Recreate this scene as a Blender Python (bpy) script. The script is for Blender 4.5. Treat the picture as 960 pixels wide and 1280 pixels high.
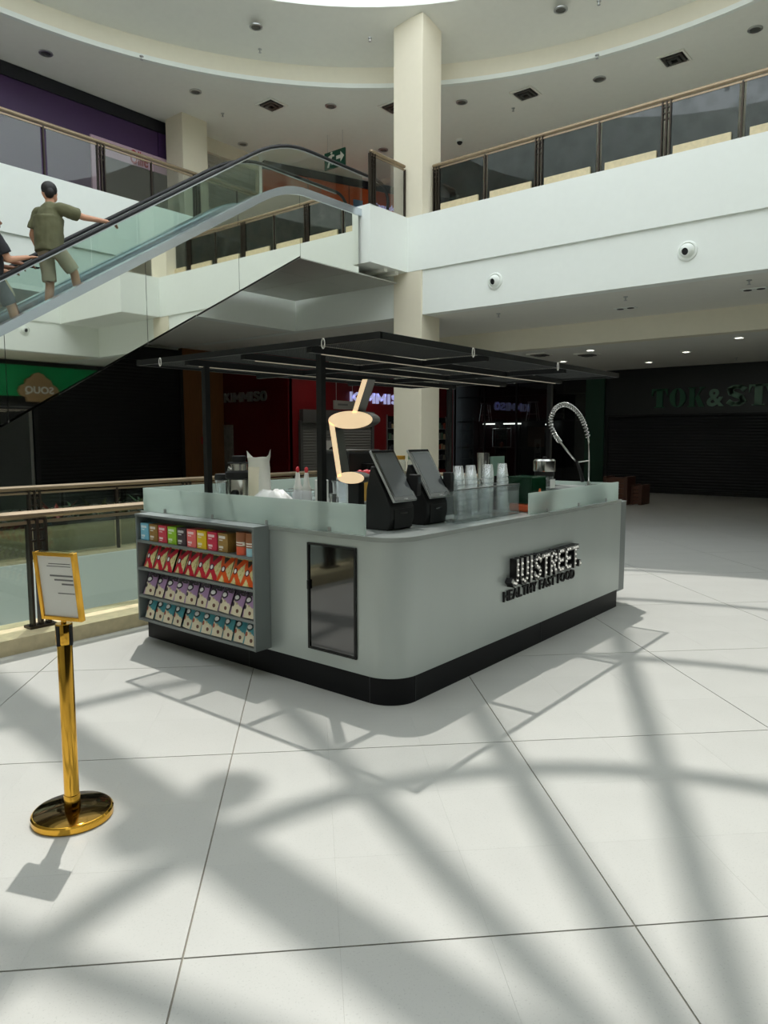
import bpy, bmesh, math, random
from mathutils import Vector, Matrix
random.seed(7)
D = bpy.data
for o in list(D.objects): D.objects.remove(o)
SC = bpy.context.scene
COL = SC.collection

# ------------------------------------------------------------------ camera, light, exposure
cam = D.objects.new('camera', D.cameras.new('camera')); COL.objects.link(cam)
cam.data.sensor_fit = 'VERTICAL'; cam.data.sensor_height = 36.0
cam.data.lens = 903.82 / 1280 * 36.0
cam.data.clip_end = 200
R0, R1, R2 = Vector((.7751, .6318, -.0013)), Vector((.0643, -.0810, -.9946)), Vector((-.6285, .7709, -.1035))
mw = Matrix.Identity(4)
for i in range(3):
    mw[i][0], mw[i][1], mw[i][2] = R0[i], -R1[i], -R2[i]
mw.translation = (2.611, -3.312, 1.65)
cam.matrix_world = mw
SC.camera = cam

SUN_DIR = Vector((.338, -.291, -1)).normalized()
sun = D.objects.new('sun', D.lights.new('sun', 'SUN')); COL.objects.link(sun)
sun.data.energy = 4.25; sun.data.angle = math.radians(.53); sun.data.color = (1, .97, .925)
sun.rotation_euler = SUN_DIR.to_track_quat('-Z', 'Y').to_euler()
sun.location = (-2.5, 2.4, 20)

W = D.worlds.new('sky'); SC.world = W; W.use_nodes = True
bg = W.node_tree.nodes['Background']
bg.inputs[0].default_value = (.90, .96, 1, 1); bg.inputs[1].default_value = 3.55

vs = SC.view_settings
vs.view_transform = 'Standard'; vs.look = 'None'; vs.gamma = 1; vs.use_curve_mapping = False
vs.exposure = -0.17
SC.cycles.diffuse_bounces = 8; SC.cycles.transparent_max_bounces = 32

# ------------------------------------------------------------------ materials
MATS = {}
def srgb(c):
    return tuple(((v / 255) / 12.92 if v / 255 <= .04045 else (((v / 255) + .055) / 1.055) ** 2.4) for v in c)
def mat(name, col, rough=.5, metal=0., noise=0., nscale=8., bump=0., bscale=60., emit=0., ecol=None, spec=.5, rnoise=0., coat=0., aniso=None):
    if name in MATS: return MATS[name]
    m = D.materials.new(name); m.use_nodes = True; nt = m.node_tree; N = nt.nodes; L = nt.links
    b = N['Principled BSDF']
    c = (*srgb(col), 1)
    b.inputs['Base Color'].default_value = c; b.inputs['Roughness'].default_value = rough
    b.inputs['Metallic'].default_value = metal; b.inputs['Specular IOR Level'].default_value = spec
    if coat: b.inputs['Coat Weight'].default_value = coat
    tc = N.new('ShaderNodeTexCoord')
    if noise:
        n = N.new('ShaderNodeTexNoise'); n.inputs['Scale'].default_value = nscale; n.inputs['Detail'].default_value = 6
        mp = N.new('ShaderNodeMapping'); L.new(tc.outputs['Object'], mp.inputs[0]); L.new(mp.outputs[0], n.inputs['Vector'])
        if aniso: mp.inputs['Scale'].default_value = aniso
        r = N.new('ShaderNodeMapRange'); r.inputs[3].default_value = 1 - noise; r.inputs[4].default_value = 1 + noise
        r.inputs[1].default_value = .25; r.inputs[2].default_value = .75
        L.new(n.outputs[0], r.inputs[0])
        h = N.new('ShaderNodeMix'); h.data_type = 'RGBA'; h.blend_type = 'MULTIPLY'; h.inputs[0].default_value = 1
        h.inputs[6].default_value = c; L.new(r.outputs[0], h.inputs[7]); L.new(h.outputs[2], b.inputs['Base Color'])
        if rnoise:
            q = N.new('ShaderNodeMapRange'); q.inputs[1].default_value = .25; q.inputs[2].default_value = .75
            q.inputs[3].default_value = max(0, rough - rnoise); q.inputs[4].default_value = rough + rnoise
            L.new(n.outputs[0], q.inputs[0]); L.new(q.outputs[0], b.inputs['Roughness'])
    if bump:
        n2 = N.new('ShaderNodeTexNoise'); n2.inputs['Scale'].default_value = bscale; n2.inputs['Detail'].default_value = 3
        L.new(tc.outputs['Object'], n2.inputs['Vector'])
        bp = N.new('ShaderNodeBump'); bp.inputs['Strength'].default_value = bump; bp.inputs['Distance'].default_value = .02
        L.new(n2.outputs[0], bp.inputs['Height']); L.new(bp.outputs[0], b.inputs['Normal'])
    if emit:
        b.inputs['Emission Color'].default_value = (*srgb(ecol or col), 1); b.inputs['Emission Strength'].default_value = emit
    MATS[name] = m
    return m
def glassmat(name, tint, gloss=.5, rough=.02, frost=0., frostcol=(200, 230, 220), mott=0.):
    """thin architectural glass: fresnel mix of tinted transparency and mirror, optional frosted share"""
    if name in MATS: return MATS[name]
    m = D.materials.new(name); m.use_nodes = True; nt = m.node_tree; N = nt.nodes; L = nt.links
    N.remove(N['Principled BSDF']); out = N['Material Output']
    tr = N.new('ShaderNodeBsdfTransparent'); tr.inputs[0].default_value = (*srgb(tint), 1)
    gl = N.new('ShaderNodeBsdfGlossy'); gl.inputs['Roughness'].default_value = rough; gl.inputs[0].default_value = (.95, .97, .96, 1)
    lw = N.new('ShaderNodeLayerWeight'); lw.inputs[0].default_value = .5      # facing term is the same on both sides of a pane
    pw_ = N.new('ShaderNodeMath'); pw_.operation = 'POWER'; pw_.inputs[1].default_value = 4.5; L.new(lw.outputs['Facing'], pw_.inputs[0])
    ml = N.new('ShaderNodeMath'); ml.operation = 'MULTIPLY_ADD'; ml.inputs[1].default_value = gloss * 1.8; ml.inputs[2].default_value = .045 * gloss * 2; ml.use_clamp = True
    L.new(pw_.outputs[0], ml.inputs[0])
    mx = N.new('ShaderNodeMixShader'); L.new(ml.outputs[0], mx.inputs[0]); L.new(tr.outputs[0], mx.inputs[1]); L.new(gl.outputs[0], mx.inputs[2])
    last = mx
    if frost:
        df = N.new('ShaderNodeBsdfDiffuse'); df.inputs[0].default_value = (*srgb(frostcol), 1)
        tl = N.new('ShaderNodeBsdfTranslucent'); tl.inputs[0].default_value = (*srgb(frostcol), 1)
        a = N.new('ShaderNodeMixShader'); a.inputs[0].default_value = .55; L.new(df.outputs[0], a.inputs[1]); L.new(tl.outputs[0], a.inputs[2])
        b = N.new('ShaderNodeMixShader'); b.inputs[0].default_value = frost
        if mott:
            tc = N.new('ShaderNodeTexCoord'); n = N.new('ShaderNodeTexNoise'); n.inputs['Scale'].default_value = 3.5; n.inputs['Detail'].default_value = 8
            L.new(tc.outputs['Object'], n.inputs['Vector'])
            r = N.new('ShaderNodeMapRange'); r.inputs[1].default_value = .4; r.inputs[2].default_value = .7; r.inputs[3].default_value = max(0, frost - mott); r.inputs[4].default_value = frost + mott
            L.new(n.outputs[0], r.inputs[0]); L.new(r.outputs[0], b.inputs[0])
        L.new(mx.outputs[0], b.inputs[1]); L.new(a.outputs[0], b.inputs[2]); last = b
    L.new(last.outputs[0], out.inputs[0])
    MATS[name] = m
    return m
def tile_mat():
    m = mat('floor_tile', (171, 171, 166), .30, 0, .035, 2.2, 0, spec=.35)
    nt = m.node_tree; N = nt.nodes; L = nt.links; b = N['Principled BSDF']
    h = [n for n in N if n.type == 'MIX'][0]
    oi = N.new('ShaderNodeObjectInfo'); r = N.new('ShaderNodeMapRange'); r.inputs[3].default_value = .985; r.inputs[4].default_value = 1.0
    L.new(oi.outputs['Random'], r.inputs[0])
    tc = [n for n in N if n.type == 'TEX_COORD'][0]
    n = N.new('ShaderNodeTexNoise'); n.inputs['Scale'].default_value = 130; n.inputs['Detail'].default_value = 2; L.new(tc.outputs['Object'], n.inputs['Vector'])
    r2 = N.new('ShaderNodeMapRange'); r2.inputs[1].default_value = .60; r2.inputs[2].default_value = .72; r2.inputs[3].default_value = 1; r2.inputs[4].default_value = .84
    L.new(n.outputs[0], r2.inputs[0])
    mm = N.new('ShaderNodeMath'); mm.operation = 'MULTIPLY'; L.new(r.outputs[0], mm.inputs[0]); L.new(r2.outputs[0], mm.inputs[1])
    x = N.new('ShaderNodeMix'); x.data_type = 'RGBA'; x.blend_type = 'MULTIPLY'; x.inputs[0].default_value = 1
    L.new(h.outputs[2], x.inputs[6]); L.new(mm.outputs[0], x.inputs[7]); L.new(x.outputs[2], b.inputs['Base Color'])
    return m

M_tile = tile_mat()
M_grout = mat('grout', (120, 116, 104), .8)
M_white = mat('white_paint', (236, 240, 234), .75, noise=.01)
M_cream = mat('cream_paint', (234, 228, 208), .7, noise=.015)
M_soffit = mat('soffit_paint', (232, 231, 222), .8, noise=.015)
M_ceil = mat('ceiling_paint', (238, 238, 230), .85, noise=.015)
M_colum = mat('column_paint', (228, 220, 198), .7, noise=.012)
M_stone = mat('beige_stone', (200, 186, 150), .5, noise=.14, nscale=14, aniso=(1, 1, 1))
M_rail = mat('bronze_rail', (150, 132, 108), .35, .6, noise=.05)
M_post = mat('dark_bronze', (58, 50, 42), .4, .6)
M_kiosk = mat('kiosk_grey_metallic', (182, 190, 187), .36, .5, noise=.03, nscale=3, aniso=(1, 1, .15))
M_kiosk2 = mat('shelf_grey_metallic', (128, 134, 134), .42, .35, noise=.03)
M_slab = mat('counter_top_grey', (150, 156, 152), .25, .2, noise=.03)
M_plinth = mat('plinth_black', (10, 11, 15), .5, 0, noise=.1, spec=.25)
M_black = mat('black_metal', (20, 21, 21), .42, .3)
M_blackm = mat('matte_black', (17, 17, 18), .6)
M_gloss = mat('black_mirror', (12, 12, 13), .06, 0, coat=1., spec=.9)
M_screen = mat('screen_glass', (70, 74, 76), .08, 0, coat=.5)
M_alu = mat('aluminium', (190, 192, 192), .3, .9)
M_steel = mat('stainless', (200, 200, 196), .18, 1., noise=.05, nscale=6)
M_mirror = mat('mirror_steel', (232, 234, 226), .02, 1., bump=.012, bscale=.55)
M_deck = mat('deck_steel', (206, 214, 222), .25, .85)
M_brass = mat('polished_brass', (232, 178, 70), .09, 1.)
M_darkbrass = mat('lacquered_brass_top', (92, 70, 26), .08, 1.)
M_paper = mat('paper', (232, 232, 228), .7)
M_ink = mat('ink', (120, 120, 120), .7)
M_red = mat('red_cladding', (112, 10, 16), .45, noise=.04)
M_wood = mat('wood_cladding', (120, 76, 36), .5, noise=.15, nscale=5, aniso=(6, 6, .5))
M_shut = mat('black_shutter', (14, 15, 15), .45, .2)
M_navy = mat('navy_dark', (20, 22, 30), .5)
M_purple = mat('purple_board', (70, 44, 88), .45, noise=.12, nscale=.5)
M_orange = mat('orange_cladding', (196, 84, 34), .5, noise=.05)
M_green = mat('deep_green', (6, 58, 38), .5)
M_souq = mat('souq_green', (10, 150, 88), .45)
M_brown = mat('sign_brown', (160, 130, 94), .5)
M_led = mat('led_warm', (235, 222, 198), .5, emit=.22)
M_lamp = mat('lamp_emit', (255, 250, 240), .5, emit=6)
M_cup = mat('cup_sign_face', (250, 220, 180), .5, emit=.62, ecol=(255, 222, 178))
M_kim = mat('letter_lit', (190, 190, 235), .5, emit=.55, ecol=(196, 200, 250))
M_kimd = mat('letter_unlit', (150, 145, 140), .4, .4)
M_letwhite = mat('letter_white', (225, 222, 214), .5)
M_sidegrey = mat('channel_grey', (105, 105, 100), .35, .6)
M_plastic = mat('white_plastic', (232, 232, 228), .45)
M_plants = [mat('leaf_green', (40, 74, 34), .5), mat('leaf_olive', (84, 90, 44), .5), mat('leaf_red', (150, 50, 34), .5)]
M_soil = mat('soil', (40, 30, 22), .9)
G_guard = glassmat('frosted_guard_glass', (238, 244, 241), .5, .05, frost=.58, frostcol=(214, 226, 221))
G_rail = glassmat('clear_rail_glass', (228, 234, 230), .55, .01)
G_smoke = glassmat('smoked_rail_glass', (152, 158, 160), .6, .02, frost=.14, frostcol=(84, 98, 94), mott=.14)
G_left = glassmat('grey_rail_glass', (226, 226, 226), .9, .02)
G_esc = glassmat('green_escalator_glass', (239, 246, 243), .5, .01)
G_clear = glassmat('clear_plastic', (246, 248, 248), .55, .05, frost=.03, frostcol=(236, 238, 238))
G_cup = glassmat('cup_plastic', (240, 243, 243), 1.3, .08, frost=.16, frostcol=(240, 242, 240))
G_store = glassmat('dark_store_glass', (190, 196, 196), .4, .01)

# ------------------------------------------------------------------ mesh helpers
class MB:
    def __init__(s): s.v = []; s.f = []
    def add(s, vs, fs):
        n = len(s.v); s.v += [tuple(p) for p in vs]; s.f += [tuple(i + n for i in f) for f in fs]; return s
    def box(s, x0, y0, z0, x1, y1, z1):
        return s.add([(x0, y0, z0), (x1, y0, z0), (x1, y1, z0), (x0, y1, z0), (x0, y0, z1), (x1, y0, z1), (x1, y1, z1), (x0, y1, z1)],
                     [(0, 3, 2, 1), (4, 5, 6, 7), (0, 1, 5, 4), (1, 2, 6, 5), (2, 3, 7, 6), (3, 0, 4, 7)])
    def prism(s, pts, axis, a, b):
        """polygon pts (2d) extruded along axis between a and b"""
        def P(p, h):
            return {'x': (h, p[0], p[1]), 'y': (p[0], h, p[1]), 'z': (p[0], p[1], h)}[axis]
        n = len(pts)
        return s.add([P(p, a) for p in pts] + [P(p, b) for p in pts],
                     [tuple(range(n))[::-1], tuple(range(n, 2 * n))] + [(i, (i + 1) % n, n + (i + 1) % n, n + i) for i in range(n)])
    def cone(s, p, q, r0, r1, n=10, caps=True):
        p = Vector(p); q = Vector(q); d = (q - p).normalized()
        u = d.cross(Vector((0, 0, 1)) if abs(d.z) < .9 else Vector((1, 0, 0))).normalized(); w = d.cross(u)
        A = [p + (u * math.cos(t) + w * math.sin(t)) * r0 for t in [2 * math.pi * i / n for i in range(n)]]
        B = [q + (u * math.cos(t) + w * math.sin(t)) * r1 for t in [2 * math.pi * i / n for i in range(n)]]
        f = [(i, (i + 1) % n, n + (i + 1) % n, n + i) for i in range(n)]
        if caps: f += [tuple(range(n))[::-1], tuple(range(n, 2 * n))]
        return s.add(A + B, f)
    def lathe(s, prof, c=(0, 0, 0), n=20):
        k = len(prof); V = []; F = []
        for i in range(n):
            t = 2 * math.pi * i / n
            for r, z in prof: V.append((c[0] + r * math.cos(t), c[1] + r * math.sin(t), c[2] + z))
        for i in range(n):
            j = (i + 1) % n
            for a in range(k - 1): F.append((i * k + a, j * k + a, j * k + a + 1, i * k + a + 1))
        if prof[0][0] > 1e-5: F.append(tuple(i * k for i in range(n))[::-1])
        if prof[-1][0] > 1e-5: F.append(tuple(i * k + k - 1 for i in range(n)))
        return s.add(V, F)
    def tube(s, pts, r, n=8):
        pts = [Vector(p) for p in pts]; V = []; F = []; m = len(pts); ref = None
        for i, p in enumerate(pts):
            d = (pts[min(i + 1, m - 1)] - pts[max(i - 1, 0)]).normalized()
            if ref is None: ref = d.cross(Vector((0, 0, 1)) if abs(d.z) < .9 else Vector((1, 0, 0))).normalized()
            ref = (ref - d * ref.dot(d)).normalized(); w = d.cross(ref)
            rr = r[i] if isinstance(r, (list, tuple)) else r
            V += [p + (ref * math.cos(2 * math.pi * k / n) + w * math.sin(2 * math.pi * k / n)) * rr for k in range(n)]
        for i in range(m - 1):
            for k in range(n): F.append((i * n + k, i * n + (k + 1) % n, (i + 1) * n + (k + 1) % n, (i + 1) * n + k))
        F += [tuple(range(n))[::-1], tuple(range((m - 1) * n, m * n))]
        return s.add(V, F)
    def ell(s, c, r, n=12, m=8, rot=None):
        V = [Vector((0, 0, -1))]; F = []
        for j in range(1, m):
            a = -math.pi / 2 + math.pi * j / m
            for i in range(n): V.append(Vector((math.cos(a) * math.cos(2 * math.pi * i / n), math.cos(a) * math.sin(2 * math.pi * i / n), math.sin(a))))
        V.append(Vector((0, 0, 1)))
        for i in range(n):
            F.append((0, 1 + (i + 1) % n, 1 + i))
            F.append((len(V) - 1, 1 + (m - 2) * n + i, 1 + (m - 2) * n + (i + 1) % n))
            for j in range(m - 2): F.append((1 + j * n + i, 1 + j * n + (i + 1) % n, 1 + (j + 1) * n + (i + 1) % n, 1 + (j + 1) * n + i))
        r = Vector(r); c = Vector(c)
        out = []
        for v in V:
            w = Vector((v.x * r.x, v.y * r.y, v.z * r.z))
            if rot: w = rot @ w
            out.append(w + c)
        return s.add(out, F)
    def wall(s, outer, inner, z0, z1):
        n = len(outer)
        V = [(x, y, z0) for x, y in outer] + [(x, y, z1) for x, y in outer] + [(x, y, z0) for x, y in inner] + [(x, y, z1) for x, y in inner]
        F = []
        for i in range(n):
            j = (i + 1) % n
            F += [(i, j, n + j, n + i), (2 * n + j, 2 * n + i, 3 * n + i, 3 * n + j), (n + i, n + j, 3 * n + j, 3 * n + i), (j, i, 2 * n + i, 2 * n + j)]
        return s.add(V, F)
    def mesh(s, name, m, smooth=False):
        me = D.meshes.new(name); me.from_pydata([tuple(v) for v in s.v], [], s.f); me.validate()
        bm = bmesh.new(); bm.from_mesh(me); bmesh.ops.recalc_face_normals(bm, faces=bm.faces); bm.to_mesh(me); bm.free()
        me.materials.append(m)
        if smooth:
            for p in me.polygons: p.use_smooth = True
            if smooth is not True and hasattr(me, 'set_sharp_from_angle'): me.set_sharp_from_angle(angle=math.radians(smooth))
        me.update()
        return me
    def build(s, name, m, parent=None, smooth=False, bevel=0):
        o = D.objects.new(name, s.mesh(name, m, smooth)); COL.objects.link(o)
        if parent: o.parent = parent
        if bevel:
            b = o.modifiers.new('bevel', 'BEVEL'); b.width = bevel; b.segments = 2; b.limit_method = 'ANGLE'
        return o
def tag(o, label, cat, group=None):
    o['label'] = label; o['category'] = cat
    if group: o['group'] = group
    return o
def thing(name, label, cat, loc=(0, 0, 0), rz=0, group=None):
    o = D.objects.new(name, None); COL.objects.link(o); o.location = loc; o.rotation_euler = (0, 0, rz); o.empty_display_size = .1
    return tag(o, label, cat, group)
def st(o): o['kind'] = 'structure'; return o
def struct_empty(name):
    o = D.objects.new(name, None); COL.objects.link(o); return st(o)
def box(name, x0, y0, z0, x1, y1, z1, m, parent=None, bevel=0):
    return MB().box(x0, y0, z0, x1, y1, z1).build(name, m, parent, bevel=bevel)
def dup(o, parent=None):
    c = o.copy(); COL.objects.link(c); c.parent = parent
    for ch in [k for k in D.objects if k.parent == o]: dup(ch, c)
    return c
def rrect(x0, y0, x1, y1, rs, n=10):
    """rounded rectangle, radii for corners (x1,y0),(x1,y1),(x0,y1),(x0,y0)"""
    P = []
    for (cx, cy, sx, sy, a0), r in zip(((x1, y0, -1, 1, -90), (x1, y1, -1, -1, 0), (x0, y1, 1, -1, 90), (x0, y0, 1, 1, 180)), rs):
        for i in range(n + 1):
            a = math.radians(a0 + 90 * i / n); P.append((cx + sx * r + r * math.cos(a), cy + sy * r + r * math.sin(a)))
    return P
def text_letters(body, mats, parent, origin, udir, vdir, width, height, depth, name='letter', weight=0., gap=.08, wts=None):
    """each character its own extruded mesh; the word is fitted to width x height in the plane (udir, vdir)"""
    u = Vector(udir); v = Vector(vdir); n = u.cross(v); x = 0; items = []
    dg = None
    for ch in body:
        if ch == ' ': x += .34; items.append(None); continue
        cu = D.curves.new('t', 'FONT'); cu.body = ch; cu.extrude = .5; cu.offset = weight; cu.resolution_u = 3
        ob = D.objects.new('t', cu); COL.objects.link(ob); bpy.context.view_layer.update()
        dg = bpy.context.evaluated_depsgraph_get()
        me = D.meshes.new_from_object(ob.evaluated_get(dg)); D.objects.remove(ob); D.curves.remove(cu)
        xs = [p.co.x for p in me.vertices]; x0 = min(xs); w = max(xs) - x0
        items.append((me, x - x0)); x += w + gap
    x -= gap; sx = width / x
    caps = [i for i in items if i]
    top = max(max(p.co.y for p in me.vertices) for me, _ in caps); bot = min(0, min(min(p.co.y for p in me.vertices) for me, _ in caps))
    sy = height / (top - bot)
    k = 0
    for it in items:
        if not it: continue
        me, off = it
        for p in me.vertices:
            c = p.co.copy(); p.co = Vector(origin) + u * ((c.x + off) * sx) + v * ((c.y - bot) * sy) + n * (c.z * depth + depth / 2)
        me.materials.clear(); me.materials.append(mats[k % len(mats)] if isinstance(mats, list) else mats); k += 1
        me.name = name
        o = D.objects.new(name, me); COL.objects.link(o); o.parent = parent

STROKE = {'J': [[(.75, 1), (.75, .28), (.6, .08), (.35, .05), (.15, .16)]], 'U': [[(.12, 1), (.12, .25), (.3, .06), (.7, .06), (.88, .25), (.88, 1)]], 'I': [[(.5, 1), (.5, .02)]],
          'S': [[(.88, .8), (.7, .94), (.35, .94), (.14, .8), (.2, .62), (.75, .42), (.86, .22), (.65, .06), (.3, .06), (.1, .2)]], 'T': [[(.02, .94), (.98, .94)], [(.5, .94), (.5, .02)]],
          'R': [[(.14, .02), (.14, .94), (.65, .94), (.86, .8), (.86, .64), (.65, .5), (.14, .5)], [(.5, .5), (.9, .02)]], 'E': [[(.9, .94), (.14, .94), (.14, .06), (.9, .06)], [(.14, .5), (.8, .5)]], '.': [[(.3, .02), (.3, .12)]],
          'K': [[(.12, 1), (.12, 0)], [(.16, .46), (.86, .98)], [(.34, .58), (.9, .02)]], 'M': [[(.1, 0), (.1, .96), (.5, .36), (.9, .96), (.9, 0)]], 'O': [[(.5 + .4 * math.cos(k * math.pi / 8), .5 + .42 * math.sin(k * math.pi / 8)) for k in range(17)]]}
FAT = {'T': [[(.3, 0), (.7, 0), (.7, 1), (.3, 1)], [(0, .9), (1, .9), (1, 1), (0, 1)], [(0, .62), (.03, .62), (.16, .92), (0, .92)], [(1, .62), (1, .92), (.84, .92), (.97, .62)], [(.18, 0), (.82, 0), (.82, .05), (.18, .05)]],
       'K': [[(.08, 0), (.4, 0), (.4, 1), (.08, 1)], [(0, 0), (.48, 0), (.48, .05), (0, .05)], [(0, .95), (.48, .95), (.48, 1), (0, 1)], [(.4, .38), (.48, .38), (.88, 1), (.8, 1)], [(.46, .46), (.62, .66), (1, 0), (.66, 0)], [(.66, .95), (1, .95), (1, 1), (.66, 1)]],
       'O': [[(.5 + .5 * math.cos(a), .5 + .5 * math.sin(a)), (.5 + .5 * math.cos(c), .5 + .5 * math.sin(c)), (.5 + .15 * math.cos(c), .5 + .46 * math.sin(c)), (.5 + .15 * math.cos(a), .5 + .46 * math.sin(a))] for a, c in [(k * math.pi / 12, (k + 1) * math.pi / 12) for k in range(24)]]}
def block_letters(word, m, parent, origin, udir, vdir, width, height, depth, thick=.2, gap=.16, fat=False):
    """heavy letters from strokes or from filled pieces, each letter one mesh"""
    u = Vector(udir); v = Vector(vdir); n = u.cross(v); wd = {'I': .3, 'M': 1.0}
    tot = sum(wd.get(c, .78) for c in word) + gap * (len(word) - 1); k = width / tot; x = 0
    for ch in word:
        w = wd.get(ch, .78) * k; polys = []; th = thick * height
        if fat and ch in FAT: polys = [[(x + a * w, c * height) for a, c in q] for q in FAT[ch]]
        else:
            for pl_ in STROKE[ch]:
                P = [(x + (.5 if ch == 'I' else a) * w, c * height) for a, c in pl_]
                for (ax, ay), (bx, by) in zip(P[:-1], P[1:]):
                    L = math.hypot(bx - ax, by - ay); ux, uy = (bx - ax) / L, (by - ay) / L; e = th * .22; h = th / 2
                    polys.append([(ax - ux * e - uy * h, ay - uy * e + ux * h), (bx + ux * e - uy * h, by + uy * e + ux * h), (bx + ux * e + uy * h, by + uy * e - ux * h), (ax - ux * e + uy * h, ay - uy * e - ux * h)])
        b = MB()
        for q in polys:
            q = [(a, min(max(c, 0), height)) for a, c in q]; nn = len(q)
            A = [Vector(origin) + u * a + v * c for a, c in q]
            b.add(A + [p_ + n * depth for p_ in A], [tuple(range(nn))[::-1], tuple(range(nn, 2 * nn))] + [(i, (i + 1) % nn, nn + (i + 1) % nn, nn + i) for i in range(nn)])
        b.build('letter', m, parent); x += w + gap * k

# ------------------------------------------------------------------ dimensions of the place
XL, XR, YF, YN = -9.72, 4.92, 8.59, -3.8       # atrium edges of the upper floor
RC = (-2.42, 2.36)                              # centre of the round skylight
Z_UP, Z_BAND, Z_FAS, Z_DROP = 6.0, 4.94, 4.08, 3.62
XW, YW = -14.5, 18.2                            # ground-floor shop lines

# ------------------------------------------------------------------ floor
VX0, VX1, VY0, VY1 = -6.12, -3.3, -6.0, 6.4     # opening in the floor down to the lower storey
floor = struct_empty('floor')
b = MB()
for (x0, y0, x1, y1) in ((-16, -9, VX0, 19.5), (VX1, -9, 10, 19.5), (VX0, VY1, VX1, 19.5), (VX0, -9, VX1, VY0)):
    b.box(x0, y0, -.5, x1, y1, -.006)
b.build('floor_bed', M_grout, floor)
e1 = Vector((math.cos(math.pi / 4), math.sin(math.pi / 4))); e2 = Vector((-e1.y, e1.x)); G0 = Vector((-.301, -.998))
TS = .4976
def in_floor(c):
    return -14.4 < c.x < 7.3 and -8 < c.y < YW
def clip(poly, ax, val, keep_ge):
    out = []
    for i in range(len(poly)):
        a, q = poly[i], poly[(i + 1) % len(poly)]
        ia = (a[ax] >= val) == keep_ge; iq = (q[ax] >= val) == keep_ge
        if ia: out.append(a)
        if ia != iq:
            t = (val - a[ax]) / (q[ax] - a[ax]); out.append((a[0] + (q[0] - a[0]) * t, a[1] + (q[1] - a[1]) * t))
    return out
tiles = []
camp = Vector((2.611, -3.312))
for i in range(-16, 18):
    for j in range(-16, 18):
        for a in range(3):
            for d in range(3):
                c = G0 + e1 * (i * 1.5 + .252 + a * .498) + e2 * (j * 1.5 + .252 + d * .498)
                if not in_floor(c): continue
                q = Vector((*c, 0)) - Vector((2.611, -3.312, 1.65)); dep = q.dot(R2)
                vis = dep > .6 and abs(q.dot(R0) / dep) < .60 and q.dot(R1) / dep < .80
                if c.x < 7 and c.y > -1.5 and not vis and dep > 9: vis = False
                under = -2.2 < c.x < -.4 and .4 < c.y < 3.1
                near_void = VX0 - .36 < c.x < VX1 + .62 and VY0 - .4 < c.y < VY1 + .4
                tiles.append((dep, vis and not under and c.x > -2.6, near_void, c, under))
own = sorted([t for t in tiles if t[1] and not t[2]], key=lambda t: t[0])[:300]
ownk = {id(t) for t in own}
tm = None
rest = MB()
hq = TS / 2
for t in own:
    if tm is None:
        tm = MB().box(-hq, -hq, -.02, hq, hq, 0).mesh('floor_tile', M_tile)
    o = D.objects.new('floor_tile', tm); COL.objects.link(o); o.parent = floor
    o.location = (t[3].x, t[3].y, 0); o.rotation_euler = (0, 0, math.pi / 4)
for t in tiles:
    if id(t) in ownk or t[4]: continue
    c = t[3]; poly = [tuple(c + e1 * sx * hq + e2 * sy * hq) for sx, sy in ((-1, -1), (1, -1), (1, 1), (-1, 1))]
    pieces = [poly]
    if t[2]:
        if c.y > VY1 - .36:
            pieces = [clip(poly, 1, VY1, True), clip(clip(poly, 1, VY1, False), 0, VX1, True), clip(clip(poly, 1, VY1, False), 0, VX0, False)]
        else:
            pieces = [clip(poly, 0, VX1, True), clip(poly, 0, VX0, False)]
    for p in pieces:
        if len(p) > 2: rest.prism(p, 'z', -.02, 0)
o = rest.build('floor_tiles', M_tile, floor); o['kind'] = 'stuff'

# lower storey seen through the opening
low = struct_empty('lower_floor')
box('lower_slab', -16, -9, -4.9, 10, 12, -4.7, M_tile, low)
low2 = struct_empty('trim_9')
box('opening_face', VX0 + .11, VY0, -1.5, VX0 + .15, VY1, .165, M_white, low2)
box('opening_face', VX1 - .04, VY0, -1.5, VX1 - .005, VY1, .02, M_white, low2)
box('opening_face', VX0 + .15, VY1 - .06, -1.5, VX1 - .04, VY1 - .01, .02, M_white, low2)
st(box('wall_lower', -16, 12, -4.9, 10, 12.2, -.5, M_soffit))
st(box('wall_lower', -12, -9, -4.9, -11.8, 12, -.5, M_soffit))

# ------------------------------------------------------------------ upper slab: fascias, soffits, drop beams
slab_f = struct_empty('trim_1')
box('band', -16, YF, Z_BAND, 9.5, YF + .3, Z_UP, M_white, slab_f)
box('lower_fascia', -16, YF + .04, Z_FAS, 9.5, YF + .3, Z_BAND, M_white, slab_f)
box('upper_slab', -16, YF + .3, 4.2, 9.5, YW + .4, Z_UP - .02, M_soffit, slab_f)
box('soffit', -16, YF + .3, Z_FAS, 9.5, 11.68, Z_FAS + .12, M_soffit, slab_f)
box('drop_beam', -11.6, 11.68, Z_DROP, 9.5, 12.0, Z_FAS + .12, M_cream, slab_f)
box('lower_ceiling', -11.6, 12.0, Z_DROP, 9.5, YW + .4, Z_DROP + .1, M_soffit, slab_f)
slab_l = struct_empty('trim_2')
box('band', XL - .3, -8, Z_BAND, XL, YF, Z_UP, M_white, slab_l)
box('lower_fascia', XL - .3, -8, Z_FAS, XL - .04, YF + .04, Z_BAND, M_white, slab_l)
box('upper_slab', -16, -8, 4.2, XL - .3, YF, Z_UP - .02, M_soffit, slab_l)
box('soffit', -16, -8, Z_FAS, XL - .3, YF, Z_FAS + .12, M_soffit, slab_l)
slab_r = struct_empty('trim_3')
box('band', XR, -8, Z_BAND, XR + .3, YF, Z_UP, M_white, slab_r)
box('lower_fascia', XR + .04, -8, Z_FAS, XR + .3, YF + .04, Z_BAND, M_white, slab_r)
box('upper_slab', XR + .3, -8, 4.2, 9.5, YF, Z_UP - .02, M_soffit, slab_r)
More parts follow.
